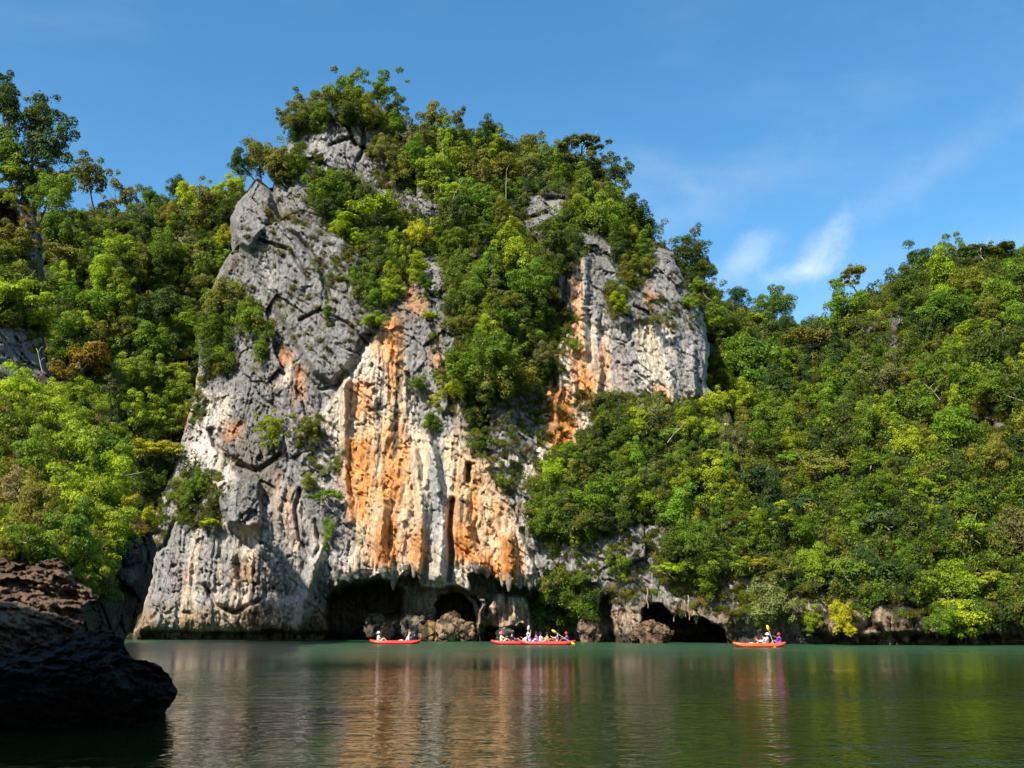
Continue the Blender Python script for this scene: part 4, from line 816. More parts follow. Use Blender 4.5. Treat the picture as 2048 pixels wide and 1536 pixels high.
for (u, v, r, k, c, lab) in H_L:
    sh = 'tree' not in lab and 'top' not in lab
    place(left_hill, u, v, r, k, c, lab, G_L, 'shrub' if sh else 'tree', 'shrub' if sh else 'tree')
H_N = [(60, 240, 62, 'ragged', 'dark', 'large dark tree in the upper left corner'), (108, 285, 48, 'ragged', 'deep', 'right-hand limb crown of the big corner tree, against the sky'), (18, 205, 44, 'ragged', 'dark', 'topmost dark crown at the left picture edge'), (15, 300, 50, 'round', 'mid', 'leafy green tree hanging at the left edge'), (75, 335, 38, 'ragged', 'dark', 'dark leafy tree in front of the trunk of the big corner tree'), (112, 385, 40, 'dense', 'mid', 'dense green tree under the limbs of the big corner tree'), (60, 385, 34, 'round', 'dark', 'dark round tree at the top of the left edge rock'), (20, 350, 40, 'flat', 'bright', 'bright drooping spray at the left edge above dark rock'),
 (20, 590, 56, 'flat', 'bright', 'bright flat tree at the left edge between two bare rocks'), (75, 640, 40, 'flat', 'lime', 'lime branch spray right of the bright flat tree'), (40, 480, 36, 'loose', 'olive', 'dull straggly bush on the bare rock at the left edge'), (40, 560, 30, 'flat', 'mid', 'green bush under the dull straggly one'),
 (30, 770, 50, 'long', 'lime', 'glowing yellow-green bush at the left edge under the bare rock'), (85, 820, 46, 'long', 'lime', 'yellow-lit leafy bush right of the glowing one'), (150, 790, 34, 'round', 'bright', 'bright bush below the rusty tree'), (140, 880, 56, 'long', 'bright', 'long-leaved bush in the middle of the near bank'), (205, 890, 50, 'round', 'fresh', 'rounded fresh green bush on the near bank'), (60, 910, 46, 'long', 'mid', 'shaded long-leaved bush low at the left edge'),
 (210, 960, 60, 'long', 'bright', 'big mass of long pointed leaves over the dark column'), (130, 980, 60, 'long', 'bright', 'mass of long leaves in the lower middle of the near bank'), (60, 1010, 54, 'long', 'olive', 'straw-tinged long-leaved bush at lower left'), (20, 980, 40, 'long', 'dry', 'dry straw-coloured grasses at the left edge'), (215, 1045, 44, 'long', 'bright', 'leaves spilling over the top of the dark column'), (150, 1070, 44, 'long', 'mid', 'leaves hanging just above the brown rock'),
 (60, 1080, 44, 'long', 'mid', 'leaves hanging behind the brown rock at the left'), (190, 1130, 30, 'long', 'bright', 'bright leaves hanging beside the brown rock'), (180, 1170, 24, 'long', 'mid', 'lowest leaves in the gap beside the brown rock'), (260, 1015, 26, 'loose', 'yellow', 'yellow wisp at the right end of the near bank'), (300, 1040, 30, 'loose', 'yellow', 'dry yellow branches reaching towards the cliff'), (15, 1100, 30, 'long', 'olive', 'olive leaves in the corner above the brown rock'), (100, 1110, 20, 'long', 'bright', 'small bright sprig above the brown rock')]
for (u, v, r, k, c, lab) in H_N:
    sh = 'tree' not in lab and 'crown' not in lab
    place(near_hill, u, v, r, k, c, lab, G_N, 'shrub' if sh else 'tree', 'shrub' if sh else 'tree')

# ---- the remaining trees, spread over the forested slopes
LANDM = [((690, 250), 'the bare summit face'), ((512, 400), 'the pointed pinnacle'), ((755, 420), 'the lime tree on the upper cliff'), ((780, 700), 'the orange streak'), ((1150, 560), 'the orange-streaked right wall'), ((1165, 290), 'the wide flat-topped ridge tree'), ((935, 730), 'the large jutting tree'), ((1030, 510), 'the glowing light green tree'),
         ((1360, 1230), 'the right cave'), ((1265, 860), 'the lime tree below the right wall'), ((1510, 1130), 'the yellow-lime spur tree'), ((1280, 995), 'the bright rounded spur tree'), ((1430, 800), 'the wall corner'), ((1838, 505), 'the lone skyline tree'), ((1550, 590), 'the saddle in the skyline'), ((1700, 550), 'the hill-foot olive tree'),
         ((1690, 1232), 'the yellow waterside bush'), ((1930, 1230), 'the sprawling waterside bush'), ((1660, 935), 'the golden-olive crowns'), ((1770, 830), 'the lime ragged tree'), ((1810, 680), 'the grey patch on the right hill'), ((2000, 840), 'the bare rock at the far right'), ((1500, 710), 'the big tree above the dark valley'), ((1940, 1100), 'the small bare rock at right'),
         ((175, 720), 'the rusty tree'), ((250, 500), 'the light left-slope tree'), ((185, 355), 'the feathery skyline tree'), ((360, 780), 'the bright tree at the cliff foot'), ((330, 610), 'the dark ivy-like tree'), ((1550, 1205), 'the bush above the right kayak')]
DIRS = ['right of', 'below and right of', 'straight below', 'below and left of', 'left of', 'above and left of', 'straight above', 'above and right of']
AUTO = []
def scatter_trees(surf, polys, rmin, rmax, grp, palette, kinds, limit, seed, avoid=(), spacing=.92):
    rr = random.Random(seed); n = 0; tries = 0
    xs = [p[0] for po in polys for p in po]; ys = [p[1] for po in polys for p in po]
    while n < limit and tries < 6000:
        tries += 1; u = rr.uniform(min(xs), max(xs)); v = rr.uniform(min(ys), max(ys)); r = rr.uniform(rmin, rmax)
        if u < -30 or u > 2085: continue
        U = np.array([u]); V = np.array([v])
        if not any(pm(po, U, V, 1, 7)[0] > .5 for po in polys): continue
        if any(pm(po, U, V, 1, -30)[0] > .5 for po in avoid): continue
        if any((u - a) ** 2 + (v - b) ** 2 < (spacing * .5 * (r + q) * 1.35) ** 2 for a, b, q, _ in TREES): continue
        c = rr.choices([p[0] for p in palette], [p[1] for p in palette])[0]
        if False and 1420 < u < 1640 + (v - 700) * .3 and v > 640 and c in ('bright', 'lime'): c = 'deep'
        o = place(surf, u, v, r, rr.choice(kinds), c, None, grp); AUTO.append((u, v, r, c, o)); n += 1
GAPS = [[(1065, 385), (1130, 390), (1128, 440), (1062, 485), (1048, 440)], [(848, 500), (888, 520), (895, 645), (850, 640), (836, 560)], [(838, 380), (872, 385), (882, 435), (852, 432)], [(955, 800), (1060, 790), (1050, 860), (960, 880)]]
PAL = [('mid', 6), ('bright', 4), ('dark', 2), ('fresh', 3.5), ('olive', 3), ('deep', .8), ('lime', .4), ('greyish', .8)]
KS = ['round', 'dense', 'flat', 'ragged', 'ragged', 'tall', 'tall']
scatter_trees(massif, [VEG_M[0]], 24, 46, G_SLOPE, PAL, KS, 50, 1, GAPS, spacing=.82)
scatter_trees(massif, [VEG_M[1], VEG_M[2]], 18, 32, G_SLOPE, PAL, KS, 14, 2)
scatter_trees(massif, [VEG_M[3]], 24, 44, G_BUT, PAL, KS, 40, 3, spacing=.82)
R_VEG = [[(1340, 490), (1400, 543), (1432, 578), (1500, 612), (1595, 640), (1650, 628), (1690, 600), (1800, 560), (1840, 533), (1900, 514), (2000, 504), (2085, 500), (2290, 480), (2290, 1225), (2085, 1225), (1980, 1240), (1850, 1205), (1700, 1195), (1680, 1210), (1665, 1150), (1620, 1060), (1560, 980), (1500, 890), (1425, 760), (1425, 680), (1400, 600)]]
PALR = [('mid', 5), ('bright', 2.2), ('dark', 4), ('fresh', 3), ('olive', 3), ('deep', 2), ('greyish', 1)]
scatter_trees(right_hill, R_VEG, 24, 48, G_R, PALR, KS, 94, 4, R_ROCK[:5], spacing=.84)
L_VEG = [[(90, 424), (200, 424), (262, 418), (330, 398), (420, 396), (500, 370), (505, 420), (462, 440), (455, 520), (425, 560), (400, 620), (395, 760), (370, 850), (300, 880), (250, 830), (180, 780), (100, 740), (92, 600)]]
scatter_trees(left_hill, L_VEG, 22, 44, G_L, PAL, KS, 40, 5, spacing=.84)
# labels for them: colour, habit and size, then their place by the nearest landmark
bk = {}
for it in AUTO:
    u, v, r, c, o = it
    (lu, lv), ln = min(LANDM, key=lambda q: (q[0][0] - u) ** 2 + (q[0][1] - v) ** 2)
    d = DIRS[int(((math.degrees(math.atan2(v - lv, u - lu)) + 382.5) % 360) // 45)]
    bk.setdefault((ln, d, c), []).append((math.hypot(u - lu, v - lv), r, o))
ORD = ['', 'second ', 'third ', 'fourth ', 'fifth ', 'sixth ', 'seventh ', 'eighth ']
for (ln, d, c), li in bk.items():
    li.sort(key=lambda q: q[0])
    for i, (_, r, o) in enumerate(li):
        sz = 'small ' if r < 28 else 'broad ' if r > 37 else ''
        o['label'] = f"{sz}{CW[c]} tree, {ORD[i]}{d} {ln}"

# ------------------------------------------------------------------ undergrowth: one mass nobody could count
def clump(seed, nl, ls, asp, droop, flat=1.0):
    rng = np.random.RandomState(seed); k = 7; cc = rng.randn(k, 3) * (.45, .45, .25); co, q, v, off = [], [], [], 0
    for i in range(k):
        m_ = nl // k; d = rng.randn(m_, 3); d[:, 2] = np.abs(d[:, 2]) * 1.0 - .15; d /= np.linalg.norm(d, axis=1, keepdims=True); rad = (.30 + .22 * rng.rand()) * (.6 + .45 * rng.rand(m_) ** .6)
        p = cc[i] + d * rad[:, None] * (1, 1, flat); c, qq, vv = leaves(p, d + np.array([0, 0, .3]) + .6 * rng.randn(m_, 3), rng, ls, asp, droop, rng.rand() * .6 + .2); co.append(c); q.append(qq + off); v.append(vv); off += len(c)
    return mesh_np('clump', np.concatenate(co), np.concatenate(q), M_LEAFI, attrs={'leafvar': ('FLOAT', 'FACE', np.concatenate(v))})
def grass(seed, nb=150):
    rng = np.random.RandomState(seed); co, q, v = [], [], []
    for i in range(nb):
        a = rng.rand() * 6.28; o = rng.randn(2) * .18; l = .5 + .7 * rng.rand(); ou = .25 + .6 * rng.rand(); w_ = .016; px, py = -math.sin(a) * w_, math.cos(a) * w_
        ps = [(o[0] + math.cos(a) * ou * l * s_ ** 1.5, o[1] + math.sin(a) * ou * l * s_ ** 1.5, l * (s_ - .75 * s_ * s_)) for s_ in (0, .5, 1)]
        b = len(co)
        for j, p in enumerate(ps): f_ = (1, .8, .15)[j]; co += [(p[0] - px * f_, p[1] - py * f_, p[2]), (p[0] + px * f_, p[1] + py * f_, p[2])]
        q += [(b, b + 1, b + 3, b + 2), (b + 2, b + 3, b + 5, b + 4)]; v += [rng.rand()] * 2
    return mesh_np('tuft', np.array(co), np.array(q), M_LEAFI, attrs={'leafvar': ('FLOAT', 'FACE', np.array(v))})
SRC = [clump(900, 760, .13, 1.6, .1), clump(901, 760, .13, 1.7, .1, 1.3), clump(902, 860, .11, 1.6, .1), clump(903, 460, .22, 2.6, .5), clump(904, 460, .22, 3.2, .6), grass(905), grass(906)]
SRCO = [bpy.data.objects.new('leaf_clump', me) for me in SRC]
def scatter_mass(name, items, label=None):
    """items: rows (x, y, z, scale, rx, ry, rz, r, g, b, source)"""
    A = np.array(items); me = bpy.data.meshes.new(name); me.vertices.add(len(A)); me.vertices.foreach_set('co', A[:, :3].astype(np.float32).ravel())
    for nm, ty, val in (('sc', 'FLOAT', A[:, 3]), ('rot', 'FLOAT_VECTOR', A[:, 4:7]), ('tint', 'FLOAT_COLOR', np.concatenate([A[:, 7:10], np.ones((len(A), 1))], 1)), ('src', 'INT', A[:, 10])):
        at = me.attributes.new(nm, ty, 'POINT'); at.data.foreach_set({'FLOAT': 'value', 'FLOAT_COLOR': 'color', 'FLOAT_VECTOR': 'vector', 'INT': 'value'}[ty], val.astype(np.int32 if ty == 'INT' else np.float32).ravel())
    o = link(name, me, None, 'stuff')
    ng = bpy.data.node_groups.new(name, 'GeometryNodeTree'); ng.interface.new_socket('Geometry', in_out='INPUT', socket_type='NodeSocketGeometry'); ng.interface.new_socket('Geometry', in_out='OUTPUT', socket_type='NodeSocketGeometry')
    gi = ng.nodes.new('NodeGroupInput'); go = ng.nodes.new('NodeGroupOutput'); g2 = ng.nodes.new('GeometryNodeGeometryToInstance')
    for s_ in reversed(SRCO):
        oi = ng.nodes.new('GeometryNodeObjectInfo'); oi.inputs['Object'].default_value = s_; oi.inputs['As Instance'].default_value = True; ng.links.new(oi.outputs['Geometry'], g2.inputs[0])
    ip = ng.nodes.new('GeometryNodeInstanceOnPoints'); ip.inputs['Pick Instance'].default_value = True
    def na(nm, dt):
        n = ng.nodes.new('GeometryNodeInputNamedAttribute'); n.data_type = dt; n.inputs['Name'].default_value = nm
        return n.outputs['Attribute']
    ng.links.new(gi.outputs[0], ip.inputs['Points']); ng.links.new(g2.outputs[0], ip.inputs['Instance']); ng.links.new(na('src', 'INT'), ip.inputs['Instance Index'])
    er = ng.nodes.new('FunctionNodeEulerToRotation'); ng.links.new(na('rot', 'FLOAT_VECTOR'), er.inputs[0]); ng.links.new(er.outputs[0], ip.inputs['Rotation']); ng.links.new(na('sc', 'FLOAT'), ip.inputs['Scale'])
    ng.links.new(ip.outputs[0], go.inputs[0]); md = o.modifiers.new('scatter', 'NODES'); md.node_group = ng
    return o
def gather(surf, polys, dens, size, cols, srcs, seed, avoid=(), out=.25, area=1.0):
    """random roots on a surface; dens = roots per 1000 square photo units"""
    rng = np.random.RandomState(seed); items = []; wts = np.array([c[1] for c in cols], float); wts /= wts.sum()
    for po, dd in polys:
        P = np.array(po, float); a = P.min(0); b = P.max(0); n = int((b - a).prod() / 1000 * dens * dd)
        U = a[0] + rng.rand(n) * (b[0] - a[0]); V = a[1] + rng.rand(n) * (b[1] - a[1]); mk = pm(po, U, V, 5) > rng.rand(n)
        for q in avoid: mk &= ~(pm(q, U, V, 10) > rng.rand(n))
        mk &= (U > -60) & (U < 2290); U, V = U[mk], V[mk]
        zone = vnoise(U / 70., V / 70., U * 0 + seed, 5)
        for u, v, z in zip(U, V, zone):
            y = surf.y_at(u, v)
            if y is None: continue
            y -= out * (rng.rand() * 1.3 - .25)
            p = unproj(np.array(u), np.array(v), y); s_ = size[0] + (size[1] - size[0]) * rng.rand() ** 1.5
            ci = rng.choice(len(cols), p=wts); c = np.array(C[cols[ci][0]]) * (.85 + .3 * rng.rand()) * (1 + .25 * z) * (.74 if size[1] > .7 else .9)  # undergrowth dimmed in its colour, as shade between the tree crowns
            items.append((*p, s_, rng.randn() * .35, rng.randn() * .35, rng.rand() * 6.28, *c, srcs[rng.randint(len(srcs))]))
    return items
UC = [('mid', 5), ('dark', 3.5), ('fresh', 2), ('olive', 3), ('bright', 1.2), ('deep', 1.6), ('greyish', .8)]  # darker mix, for the shaded gaps between crowns
it = []
it += gather(massif, [(p, 1.0) for p in VEG_M], 9, (.7, 1.5), UC, [0, 1, 2, 2], 31, GAPS, out=.9)
it += gather(right_hill, [(R_VEG[0], 1.0)], 10, (.7, 1.9), UC, [0, 1, 2, 2], 32, R_ROCK, out=.9)
it += gather(right_hill, [([(1650, 1190), (2085, 1190), (2085, 1262), (1650, 1250)], .15)], 9, (.5, 1.0), UC, [0, 1, 2], 36, R_TAN, out=.5)
it += gather(left_hill, [(L_VEG[0], 1.0), ([(180, 780), (400, 760), (370, 880), (330, 960), (300, 1000), (240, 1000)], .5)], 9, (.7, 1.5), UC, [0, 1, 2, 2], 33, out=.9)
it += gather(near_hill, [([(-60, 770), (100, 770), (200, 800), (240, 850), (262, 930), (262, 1000), (280, 1040), (240, 1075), (210, 1130), (200, 1190), (170, 1180), (150, 1130), (100, 1110), (-60, 1100)], 1.0)], 16, (.28, .62), [('bright', 4), ('mid', 3), ('lime', 2), ('olive', 2), ('dry', .6)], [3, 4, 3, 4, 0], 34, out=.5)
it += gather(near_hill, [([(-60, 520), (80, 560), (90, 650), (60, 660), (-60, 640)], 1.0), ([(-60, 290), (20, 330), (60, 390), (30, 400), (-60, 390)], 1.0), ([(-60, 470), (60, 470), (80, 540), (-60, 560)], .5), ([(60, 560), (90, 560), (92, 735), (60, 700)], .4)], 9, (.5, 1.0), [('mid', 4), ('bright', 2), ('olive', 2), ('dark', 1)], [0, 1, 2], 35, out=.6)
it += gather(massif, [(p, d_) for p, d_ in SCRUB_M if d_ >= .5], 13, (.45, 1.15), [('mid', 3), ('olive', 4), ('greyish', 3), ('dark', 2)], [0, 1, 2, 2], 47, out=.7)
it += gather(massif, [(p, d_) for p, d_ in SCRUB_M], 9, (.3, .8), [('mid', 3), ('olive', 4), ('greyish', 2), ('bright', 1.4)], [0, 1, 2, 2], 37, out=.3)
it += gather(massif, [(VEG_M[0], 1.0), (VEG_M[1], .7), (VEG_M[3], 1.0)], 3.2, (.35, .9), UC, [0, 1, 2, 2], 51, GAPS, out=2.6)
it += gather(right_hill, [(R_VEG[0], 1.0)], 3.2, (.35, .9), UC, [0, 1, 2, 2], 52, R_ROCK, out=2.6)
it += gather(left_hill, [(L_VEG[0], 1.0)], 3.2, (.35, .9), UC, [0, 1, 2, 2], 53, out=2.6)
scatter_mass('undergrowth', it)
it2 = gather(massif, [(p, d_) for p, d_ in SCRUB_M] + [([(480, 380), (760, 400), (780, 640), (600, 740), (480, 600)], .18), ([(1080, 780), (1400, 780), (1420, 860), (1090, 900)], .5), ([(1100, 1060), (1640, 1060), (1660, 1240), (1100, 1240)], .25)], 9, (.5, 1.1), [('dry', 2), ('olive', 4), ('greyish', 2), ('mid', 1)], [5, 6], 38, out=.1)
it2 += gather(right_hill, [([(1450, 600), (2085, 540), (2085, 1250), (1650, 1240)], .18)] + [(p, 1.0) for p in R_ROCK], 6, (.6, 1.3), [('dry', 2), ('olive', 4), ('mid', 1)], [5, 6], 39, out=.5)
it2 += gather(near_hill, [([(-60, 940), (40, 900), (60, 1000), (-60, 1060)], 1.6), ([(240, 1000), (300, 1020), (310, 1070), (230, 1060)], 1.5), ([(-60, 400), (80, 420), (80, 520), (-60, 500)], .5)], 14, (.4, .8), [('dry', 4), ('olive', 3), ('yellow', 1)], [5, 6], 40, out=.2)
scatter_mass('dry_grass', it2)

# ------------------------------------------------------------------ rock pieces: boulders in the cave, stalactites, roots
def lump(name, u, v, Y, rx, rz, seed, col, sub=5, par=None):
    bm = bmesh.new(); bmesh.ops.create_icosphere(bm, subdivisions=sub, radius=1.0); co = np.array([x.co for x in bm.verts]); P = co * (rx, rx * .8, rz)
    S = P + seed * 3.1; h, e = worley(S, (1.1, 1.1, 1.1), 5 + seed, .9); n = co * (1 + .34 * h + .34 * fbm(S, (1.2, 1.2, 1.2), seed, 5, .6) - .1 * (1 - sstep(0, .08, e)))[:, None]
    for x, c in zip(bm.verts, n * (rx, rx * .8, rz)): x.co = c
    me = bpy.data.meshes.new(name); bm.to_mesh(me); bm.free()
    med = fbm(S, (2, 2, 2), seed + 9, 4); cc = lerp3(np.tile(np.array([col]) * .72, (len(co), 1)), tuple(x * .18 for x in col), sstep(-.2, .2, med)); at = me.attributes.new('rock_colour', 'FLOAT_COLOR', 'POINT'); at.data.foreach_set('color', np.concatenate([cc, np.ones((len(cc), 1))], 1).astype(np.float32).ravel())
    me.materials.append(M_ROCK); o = link(name, me, par); o.location = up1(u, v, Y); return o
BOUL = [(898, 1258, 94, 1.25, 1.5, (.42, .30, .19), 'tallest brown boulder under the small round cave mouth'), (862, 1266, 94.5, .75, 1.0, (.44, .27, .13), 'orange-brown boulder left of the tallest one in the cave'), (930, 1264, 94, .95, 1.0, (.36, .25, .16), 'brown boulder right of the tallest one in the cave'), (825, 1255, 95.5, 1.1, 1.2, (.34, .27, .19), 'grey-brown boulder behind the first kayak, furthest into the cave'),
        (845, 1268, 95.5, .8, .7, (.38, .28, .17), 'low boulder between the cave boulders and the first kayak'), (775, 1262, 97.5, .9, .9, (.30, .22, .14), 'dim boulder just above the first kayak'), (748, 1250, 99, 1.1, 1.2, (.24, .19, .14), 'darkest boulder deep in the big cave'), (1180, 1266, 89.5, 1.0, 1.1, (.30, .20, .13), 'rooty brown rock right of the big round bush'), (1310, 1268, 86.5, 1.4, 1.0, (.32, .20, .12), 'brown rock in front of the right cave mouth'), (1278, 1272, 87, .9, .7, (.30, .19, .12), 'low brown rock at the foot of the white pillar'), (1012, 1268, 92.5, .9, .6, (.22, .19, .15), 'low dark rock behind the middle kayaks')]
for i, (u, v, Y, rx, rz, col, lab) in enumerate(BOUL):
    o = lump('boulder', u, v, Y, rx, rz, 3 + i, col); o['label'] = lab; o['category'] = 'rock'; o['group'] = 'boulders along the foot of the cliff'
def stalactite(u, v, Y, L_, r, seed, col):
    rng = np.random.RandomState(seed); n, k = 7, 7; co, q = [], []
    for i in range(n):
        t_ = i / (n - 1); rr = r * 1.35 * ((1 - t_) ** .55 * .85 + .12) * (.85 + .3 * rng.rand())
        for j in range(k): a = 6.283 * j / k; co.append((math.cos(a) * rr * (.8 + .4 * rng.rand()), math.sin(a) * rr, (.6 - t_ * (L_ * .8 + .6))))
    for i in range(n - 1):
        for j in range(k): q.append((i * k + j, (i + 1) * k + j, (i + 1) * k + (j + 1) % k, i * k + (j + 1) % k))
    c = np.tile(np.array([[*col, 1.0]]), (len(co), 1)); me = mesh_np('stalactite', np.array(co), np.array(q), M_ROCK, attrs={'rock_colour': ('FLOAT_COLOR', 'POINT', c)})
    o = link('stalactite', me, massif.obj); o.location = up1(u, v, Y)
rr = random.Random(5)
for (u, v, L_, r) in [(787, 1160, 1.5, .28), (768, 1155, .5, .45), (810, 1150, .5, .5), (828, 1146, .9, .3), (848, 1166, .5, .5), (700, 1166, .4, .5), (735, 1158, .35, .6), (955, 1145, .5, .5), (975, 1150, .7, .35), (1005, 1165, .8, .3), (1018, 1168, 1.2, .3), (1040, 1172, .7, .3), (1060, 1176, .6, .35), (1078, 1176, .8, .3), (1350, 1210, 1.6, .35), (1362, 1220, 1.2, .25), (1392, 1225, 1.5, .3), (1330, 1192, .8, .35), (1305, 1188, .7, .35), (1425, 1235, 1.0, .4), (1445, 1235, 1.2, .4), (1470, 1230, 1.2, .4), (1495, 1235, 1.0, .4)]:
    Y = massif.base(u, v - 22)[2]
    stalactite(u, v - 6, Y + .3, L_, r, int(u), rr.choice([(.3, .26, .2), (.36, .31, .24), (.2, .18, .15)]))
def vine(u, v0, v1, Y, lab):
    p = up1(u, v0, Y); q_ = up1(u, v1, Y); n = 7; pts = [(math.sin(i * 1.3 + u) * .06, 0, (q_.z - p.z) * i / n) for i in range(n + 1)]
    co, q = tubes([(pts, .05, .03)], 5); o = thing('hanging_root', lab, 'root', p, 0, 'roots hanging over the right cave', mesh_np('hanging_root', co, q, M_PALEBARK)); return o
for u, v0, v1, lab in ((1347, 1195, 1243, 'leftmost thin root dangling over the right cave'), (1369, 1200, 1234, 'short root in the middle of the right cave mouth'), (1376, 1190, 1240, 'long pale root dangling right of the short one'), (1294, 1175, 1216, 'slanting root beside the white pillar of the right cave')):
    vine(u, v0, v1, massif.base(u, v0 - 20)[2] - .4, lab)
# bare pale trunks and dead branches that show in the forest
def dead(surf, pts, r, lab):
    Y = surf.base(*pts[0])[2] - 2.6; base = up1(*pts[0], Y); P = [up1(u, v, Y) - base for u, v in pts]
    dr = random.Random(int(pts[0][0])); paths = [([tuple(p) for p in P], r, r * .4)]
    for i in range(1, len(P)):
        for s_ in (-1, 1):
            e = P[i] + Vector((s_ * dr.uniform(.3, .9), dr.uniform(-.3, .3), dr.uniform(.4, 1.1))) * (.35 if r < .035 else .8); paths.append(([tuple(P[i]), tuple((P[i] + e) / 2 + Vector((0, 0, .1))), tuple(e)], r * .55, r * .2))
    co, q = tubes(paths); return thing('dead_tree', lab, 'dead tree', base, 0, 'bare pale trunks in the forest', mesh_np('dead_tree', co, q, M_PALEBARK, smooth=True))
dead(massif, [(882, 385), (880, 350), (888, 320), (884, 290)], .05, 'forked pale bare trunk on the slope right of the summit')
dead(massif, [(1012, 402), (1012, 370), (1013, 340)], .04, 'straight thin pale trunk in the upper forest')
dead(massif, [(905, 405), (910, 385), (922, 365)], .035, 'short leaning pale trunk below the forked one')
dead(massif, [(1335, 885), (1348, 868), (1362, 855)], .045, 'pale leaning dead stick on the spur')
dead(left_hill, [(375, 505), (362, 482), (352, 478)], .05, 'small bare branch on the left slope')
dead(near_hill, [(85, 745), (80, 725), (76, 705)], .03, 'two-pronged pale dead stick near the left edge')
dead(right_hill, [(1880, 800), (1868, 785), (1858, 778)], .04, 'pale dead branch in the right hill forest')

# ------------------------------------------------------------------ kayaks and people
M_RED = plain('red_rubber', (0.62, 0.045, 0.035), .38, .5, .10); M_ORED = plain('orange_red_rubber', (0.72, 0.10, 0.03), .38, .5, .10)
M_DK = plain('dark_rubber', (0.03, 0.03, 0.035), .5); M_SKIN = plain('skin', (0.48, 0.27, 0.18), .5, .3, .06); M_SKIN2 = plain('tanned_skin', (0.27, 0.14, 0.08), .5, .3, .06)
M_YEL = plain('yellow_plastic', (0.80, 0.50, 0.03), .4); M_PALE = plain('aluminium_shaft', (0.62, 0.62, 0.62), .35, .6)
CL = {k: plain(k + '_cloth', c, .85, .1, .08) for k, c in dict(white=(.60, .59, .57), cream=(.75, .66, .50), navy=(.03, .045, .12), black=(.03, .03, .035), purple=(.22, .08, .42), lilac=(.50, .42, .72), orange=(.75, .28, .05), pink=(.80, .14, .22), teal=(.10, .40, .38), straw=(.72, .62, .42), hair=(.03, .02, .015), brown=(.16, .08, .04), blond=(.42, .27, .11), maroon=(.34, .04, .06)).items()}
def kayak(u, v, Y, length, heading, mat, label):
    root = thing('kayak', label, 'kayak', up1(u, v, Y), heading, 'red inflatable kayaks on the water'); root.location.z = 0.0
    Lh = length / 2
    def side(s_):
        pts = []; rad = []
        for i in range(17):
            t_ = i / 16 * 2 - 1; x = t_ * Lh; w_ = .36 * (1 - abs(t_) ** 3.2) ** .6; z = .14 + .30 * max(0, abs(t_) - .6) ** 1.6 * 2.2
            pts.append((x, s_ * w_, z)); rad.append(.15 * (1 - .55 * max(0, abs(t_) - .75) * 4 * .8))
        co, q = [], []; k = 10
        for i, p in enumerate(pts):
            for j in range(k): a = 6.283 * j / k; co.append((p[0], p[1] + math.cos(a) * rad[i], p[2] + math.sin(a) * rad[i]))
        for i in range(16):
            for j in range(k): q.append((i * k + j, i * k + (j + 1) % k, (i + 1) * k + (j + 1) % k, (i + 1) * k + j))
        n = len(co); co += [(pts[0][0] - .08, 0, pts[0][2] + .03), (pts[-1][0] + .08, 0, pts[-1][2] + .03)]
        tr_ = [(n, (j + 1) % k, j) for j in range(k)] + [(n + 1, 16 * k + j, 16 * k + (j + 1) % k) for j in range(k)]
        link('side_tube', mesh_np('side_tube', np.array(co), np.array(q), mat, smooth=True, tris=np.array(tr_)), root)
    side(1); side(-1)
    n = 13; co = []
    for i in range(n):
        t_ = i / (n - 1) * 2 - 1; w_ = .33 * (1 - abs(t_) ** 3.2) ** .6 + .02; z = .10 + .3 * max(0, abs(t_) - .6) ** 1.6 * 2.2
        co += [(t_ * Lh * .97, -w_, z), (t_ * Lh * .97, w_, z), (t_ * Lh * .97, w_ * .9, z - .13), (t_ * Lh * .97, -w_ * .9, z - .13)]
    q = []
    for i in range(n - 1):
        for j in range(4): q.append((i * 4 + j, i * 4 + (j + 1) % 4, i * 4 + 4 + (j + 1) % 4, i * 4 + 4 + j))
    link('floor', mesh_np('floor', np.array(co), np.array(q), mat), root)
    ring = [(math.cos(a) * Lh * .86, math.sin(a) * .50 * (1 - abs(math.cos(a)) ** 3 * .8), .22) for a in np.linspace(0, 6.283, 25)]
    co, q = tubes([(ring, .012, .012)], 4); link('grab_rope', mesh_np('grab_rope', co, q, M_DK), root)
    for x in (-Lh * .42, Lh * .35):
        co, q = [], []
        for yy in (-.24, .24):
            co += [(x - .05, yy, .15), (x + .03, yy, .15), (x - .13, yy, .42), (x - .19, yy, .40)]
        q = [(0, 1, 2, 3), (4, 7, 6, 5), (0, 4, 5, 1), (1, 5, 6, 2), (2, 6, 7, 3), (3, 7, 4, 0)]; link('backrest', mesh_np('backrest', np.array(co), np.array(q), M_DK), root)
    return root
DG = bpy.context.evaluated_depsgraph_get
def skin_mesh(name, verts, edges, mat, sub=1, root=0):
    me = bpy.data.meshes.new(name + '_cage'); bm = bmesh.new(); ly = bm.verts.layers.skin.verify(); vs_ = []
    for i, (p, r) in enumerate(verts): x = bm.verts.new(p); x[ly].radius = (r, r) if not isinstance(r, tuple) else r; x[ly].use_root = (i == root); vs_.append(x)
    for a, b in edges: bm.edges.new((vs_[a], vs_[b]))
    bm.to_mesh(me); bm.free(); o = bpy.data.objects.new('tmp', me); COL.objects.link(o)
    o.modifiers.new('s', 'SKIN').use_smooth_shade = True; md = o.modifiers.new('b', 'SUBSURF'); md.levels = sub; md.render_levels = sub
    dg = DG(); dg.update(); m2 = bpy.data.meshes.new_from_object(o.evaluated_get(dg)); m2.name = name; m2.materials.clear(); m2.materials.append(mat); bpy.data.objects.remove(o); bpy.data.meshes.remove(me); return m2
